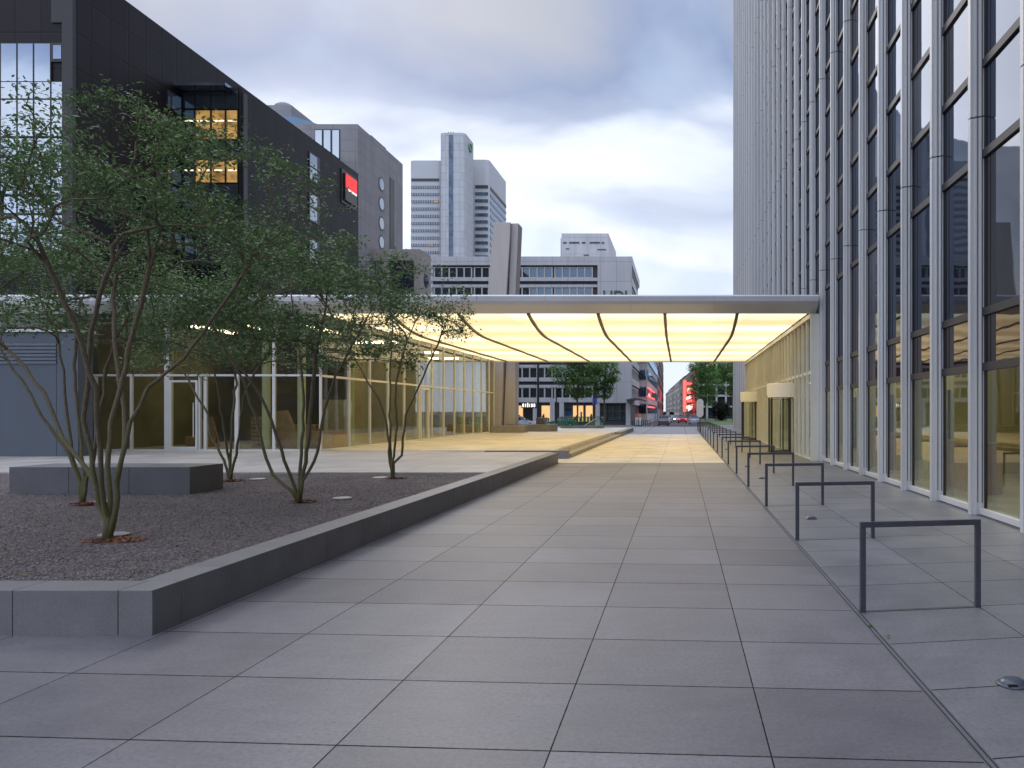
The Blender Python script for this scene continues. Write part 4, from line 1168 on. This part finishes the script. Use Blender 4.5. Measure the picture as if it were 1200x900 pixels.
def pxstem(pts, Yb, dys, ox, oy, k):
    """stem polyline drawn in elevation at depth Yb; dys = depth offset at the tip"""
    outp = []; n = len(pts)
    for i, (a, b_) in enumerate(pts):
        px, py = ox+a/k, oy+b_/k; Y = Yb + dys*(i/(n-1))
        outp.append(((px-797)/900*Y, Y, 1.7+(482-py)/900*Y))
    return outp
def shellcrown(cx_, cy_, z0, z1, rx, ry, flat=.5, lo=.15, biasx=0):
    def f(rs):
        while True:
            a = rs.rand()*2*np.pi; r_ = math.sqrt(rs.rand())*1.0
            # umbrella: lower limit rises towards centre less
            zt = z1 - (z1-z0)*.45*r_**2; zb = z0 + (z1-z0)*.35*(1-r_)
            z = zb + (zt-zb)*(rs.rand()**.8)
            X = cx_+biasx+rx*r_*math.cos(a); Y = cy_+ry*r_*math.sin(a)
            # foliage gathers in flattish clumps with open gaps between them
            f_ = math.sin(X*3.1+cx_*5)*math.cos(Y*2.7+1) + .9*math.sin(z*6.3+X*1.9) + .5*math.sin(X*6.1+z*4.4+Y*3.3)
            if f_ < .05 - rs.rand()*.9 + .35*(r_>.8): continue
            return np.array([X, Y, z])
    return f
G1 = 'multi stemmed trees in the gravel bed'
K = (0, 300, 2.25)
b1 = (-6.25, 8.4, .28)
def S(base, pts, Yb, dy, K): return [base] + pxstem(pts, Yb, dy, *K)
st1 = [S(b1, [(275,690),(255,610),(240,520),(220,430),(228,370),(235,290),(240,200),(260,100),(300,10)], 8.4, -.5, K),
       S(b1, [(290,690),(285,560),(290,440),(312,370),(330,290),(362,170),(395,30),(430,-90)], 8.4, .5, K),
       S(b1, [(300,690),(318,545),(345,440),(390,350),(480,270),(560,170),(620,80),(690,-20)], 8.4, .3, K),
       S(b1, [(272,660),(235,570),(165,480),(148,435),(120,360),(70,300),(0,225),(-70,130)], 8.4, .4, K),
       S(b1, [(285,700),(268,600),(262,480),(250,350),(215,230),(170,120),(120,20),(90,-60)], 8.4, -1.0, K),
       S(b1, [(300,700),(310,600),(330,500),(325,400),(305,260),(300,120),(310,-20),(300,-150)], 8.45, 1.2, K)]
tree('multi_stem_tree', 'largest multi stemmed tree with mossy trunk at left front', b1, st1, shellcrown(-6.15,8.5,3.15,5.15,2.35,2.1), 640, 11, 12, .085, .056, M['leaf'], G1, back=3)
b2 = (-9.08, 11.67, .28)
st2 = [S(b2, [(215,600),(190,530),(180,430),(165,300),(150,200),(110,120)], 11.67, .3, K),
       S(b2, [(228,590),(245,540),(262,440),(275,330),(300,230),(340,150)], 11.67, -.3, K),
       S(b2, [(222,590),(215,500),(205,400),(195,290),(205,180),(220,80)], 11.67, .8, K),
       S(b2, [(210,590),(170,500),(110,420),(60,330),(0,250)], 11.67, .1, K)]
tree('multi_stem_tree', 'slender multi stemmed tree left behind the largest one', b2, st2, shellcrown(-9.1,11.8,2.55,4.7,2.2,2.0), 340, 21, 15, .11, .070, M['leaf'], G1, back=3)
K2 = (230, 300, 3.0)
b4 = (-5.96, 12.0, .28)
st4 = [S(b4, [(335,825),(270,770),(245,710),(225,620),(190,520),(165,440),(120,360)], 12.0, .2, K2),
       S(b4, [(350,820),(310,720),(262,570),(200,450),(110,340),(60,250)], 12.0, -.5, K2),
       S(b4, [(362,790),(375,650),(377,520),(370,380),(345,230),(330,90)], 12.0, .6, K2),
       S(b4, [(378,790),(430,690),(450,540),(490,420),(545,320),(600,220)], 12.0, .2, K2),
       S(b4, [(368,800),(395,650),(405,500),(420,340),(455,180),(470,60)], 12.0, -.4, K2)]
tree('multi_stem_tree', 'wide vase shaped tree in the middle of the gravel bed', b4, st4, shellcrown(-5.95,12.1,2.35,4.75,1.85,1.8), 350, 31, 13, .10, .070, M['leaf'], G1, back=3)
b5 = (-6.05, 16.15, .28)
st5 = [S(b5, [(685,720),(680,560),(682,400),(690,250),(700,120)], 16.15, .4, K2),
       S(b5, [(680,720),(672,600),(640,500),(590,420),(530,310),(490,210)], 16.15, -.3, K2),
       S(b5, [(695,730),(722,700),(735,560),(790,440),(850,310),(890,190)], 16.15, .2, K2),
       S(b5, [(690,730),(705,600),(700,450),(740,300),(790,180)], 16.15, -.6, K2)]
tree('multi_stem_tree', 'airy multi stemmed tree against the glowing canopy', b5, st5, shellcrown(-5.95,16.2,3.2,5.05,1.55,1.5), 250, 41, 9, .10, .070, M['leaf'], G1, back=3)
b3 = (-9.15, 15.6, .28)
st3 = [S(b3, [(100,720),(55,640),(40,560),(-10,470),(-60,380)], 15.6, .3, K2),
       S(b3, [(122,700),(128,560),(140,450),(130,330),(120,220)], 15.6, .5, K2),
       S(b3, [(140,700),(155,600),(165,500),(200,420),(260,330)], 15.6, -.4, K2),
       S(b3, [(115,720),(95,600),(80,480),(50,360),(40,260)], 15.6, -.6, K2)]
tree('multi_stem_tree', 'small multi stemmed tree beside the granite bench end', b3, st3, shellcrown(-9.2,15.7,2.5,4.8,2.2,1.7), 320, 51, 15, .12, .08, M['leaf'], G1, back=3)
# litter and uplights at the trunks
lt = ['orange bark litter around the largest tree','orange bark litter by the left rear tree','orange bark litter by the wide middle tree','orange bark litter by the airy tree','orange bark litter by the small tree at the bench']
ul = ['pale uplight disc beside the largest tree trunk','pale uplight disc by the left rear tree','pale uplight disc by the wide middle tree','pale uplight disc beside the airy tree','pale uplight disc by the small tree']
for i, (bb, s_) in enumerate(((b1,.30),(b2,.22),(b4,.2),(b5,.2),(b3,.22))):
    b = MB(); rr = random.Random(i)
    for k in range(300):
        a = rr.random()*6.283; q_ = s_*.9*rr.random()**.7; l = rr.uniform(.008,.024); t_ = rr.random()*6.283
        c_ = Vector((bb[0]+.10+q_*math.cos(a)*1.2, bb[1]-.04+q_*.8*math.sin(a), .302+rr.random()*.022*(1-q_/s_/1.2)))
        u_ = Vector((math.cos(t_), math.sin(t_), rr.uniform(-.4,.4)))*l; v_ = Vector((-math.sin(t_), math.cos(t_), rr.uniform(-.4,.4)))*l*.6
        b.quad(c_-u_-v_, c_+u_-v_, c_+u_+v_, c_-u_+v_)
    tag(b.build('bark_litter', M['rust'], fix=False), lt[i], 'bark litter', 'litter at the trunk feet', 'stuff')
    dx_ = (-.20, .12, .5, -.3, .4)[i]; dy_ = (.35,.2,.4,.1,.3)[i]
    U = thing('uplight', ul[i], 'ground light', (bb[0]+dx_, bb[1]+dy_, .29), 'uplights in the gravel bed')
    MB().lathe([(0,.29),(.15,.29),(.155,.302),(.13,.312),(.0,.314)], bb[0]+dx_, bb[1]+dy_, 24).build('rim', M['disc'], U)
rs = np.random.RandomState(77); b = MB()
for k in range(420):
    y = 6.3+10.5*rs.rand()**1.6; x = -4.5 - rs.rand()*min(12, y*.9); l = rs.uniform(.012,.030); t_ = rs.rand()*6.28
    c_ = Vector((x, y, .308)); u_ = Vector((math.cos(t_), math.sin(t_), rs.uniform(-.3,.3)))*l; v_ = Vector((-math.sin(t_), math.cos(t_), rs.uniform(-.3,.5)))*l*.45
    b.quad(c_-u_, c_-v_, c_+u_, c_+v_)
tag(b.build('fallen_leaves', surf('dry fallen leaf', (.20,.15,.07), .8, .5, 4), fix=False), 'dry fallen leaves scattered over the gravel', 'fallen leaves', kind='stuff')
# street trees
def street_tree(label, x, y, h, zc0, r, seed, nn, leafm=None, size=.28, per=14, group='street trees', base=-.6):
    bb = (x, y, base)
    rs_ = random.Random(seed)
    st_ = [[bb, (x+.05,y,zc0*.6), (x,y,zc0+.5), (x+.2,y,h*.75), (x-.1,y,h*.95)]]
    for k in range(5):
        a = k*1.26; st_.append([bb, (x+.05,y,zc0*.6), (x,y,zc0+.2), (x+r*.4*math.cos(a),y+r*.4*math.sin(a),zc0+(h-zc0)*.45), (x+r*.7*math.cos(a),y+r*.7*math.sin(a),zc0+(h-zc0)*.7)])
    def cr(rs):
        while True:
            q_ = rs.uniform(-1,1,3)
            if np.linalg.norm(q_) < 1 and rs.rand() < .35+.65*np.linalg.norm(q_): break
        c_ = (zc0+h)/2; hh = (h-zc0)/2
        wv = 1+.25*math.sin(q_[0]*4+seed)*math.cos(q_[2]*5)
        return np.array([x+r*q_[0]*wv, y+r*q_[1]*wv, c_+hh*q_[2]])
    return tree('street_tree', label, bb, st_, cr, nn, seed, per, r*.085+.08, size, leafm or M['leaf2'], group, back=2, r_tip=.02, aspect=.6)
street_tree('rounded green street tree in front of the pale office block', -13.4, 100, 11.5, 3.2, 3.1, 61, 260)
street_tree('narrower green street tree right of the rounded one', -10.3, 104, 10.8, 3.4, 2.0, 62, 200)
street_tree('bright green tree before the white grid building', 6.1, 185, 16, 3.0, 4.2, 63, 380, size=.38)
street_tree('dark green tree at the edge of the tower foot', 11.6, 170, 15, 5.0, 3.4, 64, 260, size=.38)
def bush(label, x, y, r, h, seed):
    rs = np.random.RandomState(seed); st_ = [[(x,y,-.6),(x+r*.3*math.cos(a),y+r*.3*math.sin(a),h*.3),(x+r*.6*math.cos(a),y+r*.6*math.sin(a),h*.7)] for a in np.arange(0,6.28,1.05)]
    def cr(rs):
        q_ = rs.normal(0,1,3); q_ /= np.linalg.norm(q_); q_ *= rs.rand()**.4
        return np.array([x+r*q_[0], y+r*q_[1], -.4+h*.5+h*.5*q_[2]])
    return tree('bush', label, (x,y,-.6), st_, cr, 260, seed, 16, .3, .3, M['bushleaf'], None, back=2, r_tip=.02, cat='bush', aspect=.6)
bush('dark purple green bush below the bright tree', 9.6, 180, 2.2, 4.6, 71)
struct('lawn', MB().box(4.2, 30, 118, 210, -.62, -.53), M['grass'])
struct('road_island', MB().box(3.6, 30, 112, 118, -.62, -.47), M['kerb'])

# ------------------------------------------------------------------ street furniture
LP = thing('lamp_post', 'tall black lamp post before the shop entrance', 'lamp post', (-16.3, 88, 0))
LX = (630.5-797)/900*88
LP.location = (LX, 88, -.6)
MB().tube([(LX,88,-.6),(LX,88,.6),(LX,88,8.0)], [.16,.14,.11], 12).build('pole', M['dframe'], LP)
MB().box(LX-.9, LX+.5, 87.85, 88.15, 7.6, 7.85).build('lamp_head', M['rack'], LP)
for i, (px, Y, h, lab) in enumerate(((604.2,86.5,6.3,'slim dark post by the concrete slabs'),(652,95,4.6,'thin dark post left of the rounded street tree'),(697,93,3.4,'short sign post beside the glass railing'))):
    X = (px-797)/900*Y
    P_ = thing('signpost' if i == 2 else 'street_pole', lab, 'pole', (X,Y,-.6))
    MB().tube([(X,Y,-.6),(X,Y,h)], [.09,.07], 10).build('pole', M['dframe'], P_)
    if i == 2: MB().box(X-.28, X+.28, Y-.06, Y-.071+.03, h-.9, h-.1).build('sign_plate', paint('blue sign', (.03,.08,.4)), P_)
    else: MB().lathe([(0,h+.12),(.12,h+.06),(.12,h),(0,h)], X, Y, 12).build('cap', M['rack'], P_)
BP = 'bollards at the far kerb'
for i in range(9):
    px = 741+i*2.6; Y = 87.0; X = (px-797)/900*Y
    b = MB(); b.cyl(X, Y, -.6, .62, .05, 10); b.lathe([(.05,.62),(.06,.64),(.03,.70),(0,.71)], X, Y, 10)
    tag(b.build('bollard', M['rack']), '%s dark bollard from the left at the far kerb' % ['first','second','third','fourth','fifth','sixth','seventh','eighth','ninth'][i], 'bollard', BP)
PB = thing('parapet_kerb', 'dark low kerb rail closing the far end of the plaza', 'kerb', (0,86,0))
MB().box(-5.2, 3.0, 86.0, 86.3, -.6, .10).build('rail', M['rack'], PB)
for i, (px, c) in enumerate(((746,(.7,.1,.06)),(750,(.65,.3,.1)))):
    X = (px-797)/900*106
    B_ = thing('road_barrier', ['red and white road barrier by the corner wing','orange and white road barrier beside the red one'][i], 'barrier', (X,106,-.6))
    MB().box(X-.18, X+.18, 105.9, 106.1, .9, 1.4).build('lamp_plate', paint('barrier colour %s' % 'ab'[i], c), B_)
    MB().box(X-.18, X+.18, 105.92, 106.08, -.2, .899).build('board', M['pill'], B_)
    MB().box(X-.3, X+.3, 105.8, 106.2, -.6, -.201).build('foot', M['tyre'], B_)

# ------------------------------------------------------------------ cars
def make_car(label, x, y, rz, c, length=4.1, kind='hatch', lit='off', cname='a'):
    mt = paint('car paint ' + cname, c)
    C_ = thing('parked_car', label, 'car', (x,y,-.6), 'cars on the streets behind the plaza')
    h = length/2; w_ = .84
    # side profile, front at +x
    body = [(-h,.35),(-h,.85),(-h+.12,1.0),(-h+.75,1.02),(h-1.25,.98),(h-.3,.82),(h,.65),(h,.32),(h-.3,.24),(-h+.3,.24)]
    if kind == 'van': body = [(-h,.35),(-h,1.2),(h-.7,1.2),(h-.1,1.0),(h,.7),(h,.32),(h-.3,.26),(-h+.3,.26)]
    roof = {'hatch': [(-h+.12,1.0),(-h+.45,1.42),(-h+.9,1.50),(h-2.0,1.50),(h-1.15,.99)],
            'sedan': [(-h+.75,1.02),(-h+1.35,1.42),(-h+1.7,1.46),(h-2.0,1.46),(h-1.2,.99)],
            'van': [(-h+.02,1.2),(-h+.1,2.1),(-h+.3,2.2),(h-1.4,2.2),(h-.7,1.2)]}[kind]
    def P3(pl, wa, wb):
        b = MB(); n = len(pl); zmax = max(q[1] for q in pl); zmin = min(q[1] for q in pl)
        for s in (-1, 1):
            for q in pl:
                f = (q[1]-zmin)/(zmax-zmin+1e-6); b.v.append((q[0], s*(wa+(wb-wa)*f), q[1]))
        b.f.append(tuple(range(n))); b.f.append(tuple(reversed(range(n, 2*n))))
        for i in range(n): j = (i+1) % n; b.f.append((i, n+i, n+j, j))
        return b
    Mt = Matrix.Translation((x,y,-.6)) @ Matrix.Rotation(rz, 4, 'Z')
    def put(b, name, m, parent, **k):
        b.v = [tuple(Mt @ Vector(v)) for v in b.v]; return b.build(name, m, parent, **k)
    bo = put(P3(body, w_, w_-.03), 'body', mt, C_, bevel=.05)
    put(P3(roof, w_-.06, w_-.26), 'cabin_glass', M['car_glass'], C_)
    rz_ = max(q[1] for q in roof); xs_r = [q[0] for q in roof if q[1] > rz_-.1]
    put(MB().box(min(xs_r)-.05, max(xs_r)+.05, -(w_-.24), w_-.24, rz_-.01, rz_+.04), 'roof', mt, C_, bevel=.015)
    b = MB()
    for s in (-1,1):
        for q in ((min(xs_r)+.9 if kind != 'van' else 0),): b.box(q-.05, q+.05, s*(w_-.17)-.05, s*(w_-.17)+.05, 1.0, rz_-.02)
    put(b, 'pillar', mt, C_)
    for wx in (-h+.75, h-.8):
        for s in (-1, 1):
            b = MB(); b.tube([(wx, s*(w_-.19), .31), (wx, s*(w_+.01), .31)], .31, 18); o = put(b, 'wheel', M['tyre'], C_)
            b = MB(); b.tube([(wx, s*(w_-.0), .31), (wx, s*(w_+.022), .31)], .19, 14); put(b, 'rim', M['rim'], o)
    for s in (-1, 1):
        put(MB().box(-h-.02, -h+.05, s*.62-.14, s*.62+.14, .68, .86), 'taillight', M['tail'] if lit == 'tail' else M['tail_off'], C_)
        put(MB().box(h-.12, h+.02, s*.60-.16, s*.60+.16, .58, .73), 'headlight', M['head'] if lit == 'head' else M['head_off'], C_)
        put(MB().box(h-1.5, h-1.3, s*(w_+.08)-.08, s*(w_+.08)+.08, .98, 1.1), 'mirror', mt, C_)
    return C_
def cx_(px, Y): return (px-797)/900*Y
make_car('silver hatchback parked before the lit shop entrance', cx_(613,111), 111, 0, (.45,.50,.60), 3.9, 'hatch', cname='a')
make_car('green hatchback parked behind the glass railing', cx_(658,112), 112, math.pi, (.03,.15,.08), 4.2, 'hatch', cname='b')
make_car('dark grey car at the head of the left parked row', cx_(777.5,120), 120, R(92), (.06,.07,.085), 4.3, 'sedan', cname='c')
make_car('white car parked behind the dark grey car', cx_(779.5,140), 140, R(92), (.7,.7,.72), 4.2, 'sedan', cname='d')
make_car('silver car parked third in the left row', cx_(782.5,158), 158, R(92), (.5,.52,.55), 4.2, 'hatch', cname='e')
make_car('white hatchback parked fourth in the left row', cx_(782.5,180), 180, R(92), (.72,.72,.72), 4.1, 'hatch', cname='f')
make_car('blue van parked farther down the left side', cx_(777.5,190), 190, R(92), (.05,.18,.42), 4.9, 'van', cname='g')
make_car('pale turquoise van in the middle of the far street', cx_(787,235), 235, R(92), (.45,.62,.62), 5.2, 'van', cname='h')
make_car('oncoming car with bright headlamps on the far street', cx_(793.5,165), 165, R(-89), (.35,.35,.37), 4.2, 'sedan', 'head', cname='i')
make_car('red car with glowing tail lamps driving away', cx_(799.5,150), 150, R(91), (.35,.04,.04), 4.2, 'hatch', 'tail', cname='j')
make_car('silver car with tail lamps ahead of the red car', cx_(799,190), 190, R(91), (.4,.4,.42), 4.2, 'hatch', 'tail', cname='k')
make_car('light blue car parked at the right kerb', cx_(813,135), 135, R(91), (.4,.47,.55), 4.0, 'hatch', cname='l')
make_car('dark blue car parked at right behind the light one', cx_(812,165), 165, R(91), (.08,.14,.3), 4.0, 'hatch', cname='m')

# weeds in the drain joint
for i, (x, y, lab) in enumerate(((1.50,6.05,'small green weed sprouting from the slot drain by the rack'),(1.55,5.75,'tiny green weed in the drain nearer the camera'))):
    b = MB(); rr = random.Random(i+4)
    for k in range(16):
        a = rr.random()*6.28; l = rr.uniform(.012,.035)*(1 if i == 0 else .6); z0 = rr.uniform(.0,.02)
        p0 = Vector((x+rr.uniform(-.012,.012), y+rr.uniform(-.012,.012), z0)); d_ = Vector((math.cos(a), math.sin(a), rr.uniform(.2,1))).normalized()
        s_ = d_.cross(Vector((0,0,1))).normalized()*l*.3
        b.quad(p0, p0+d_*l*.5+s_, p0+d_*l, p0+d_*l*.5-s_)
    tag(b.build('weed', M['leaf2'], fix=False), lab, 'weed', 'weeds in the drain joint')

# ------------------------------------------------------------------ unseen row behind the camera and block past the tower, added for reflections
EB = thing('unseen_reflected_block', 'unseen dark brick block added beyond the tower for glass reflections', 'building', (20,76,-.6))
MB().box(6.4, 60, 76, 92, -.6, 20).build('wall', surf('dark brick', (.10,.075,.06), .8), EB)
for k in range(5):
    b = MB()
    for j in range(15): b.box(7.4+j*3.3, 9.0+j*3.3, 75.85, 75.99, 2+k*3.5, 3.9+k*3.5)
    b.box(7, 55.5, 75.90, 75.995, 1.9+k*3.5, 2.0+k*3.5)
    b.build('window', M['officeglass'], EB)
OBK = thing('unseen_reflected_row', 'unseen office row added behind the viewer for glass reflections', 'building', (0,-55,-.6))
MB().box(-90, 60, -70, -55, -.6, 17).build('wall', surf('grey office render', (.14,.14,.13), .8), OBK)
for k in range(4):
    MB().box(-88, 58, -55.0+.001, -54.9, 2+k*3.8, 4.2+k*3.8).build('window', M['officeglass'], OBK)
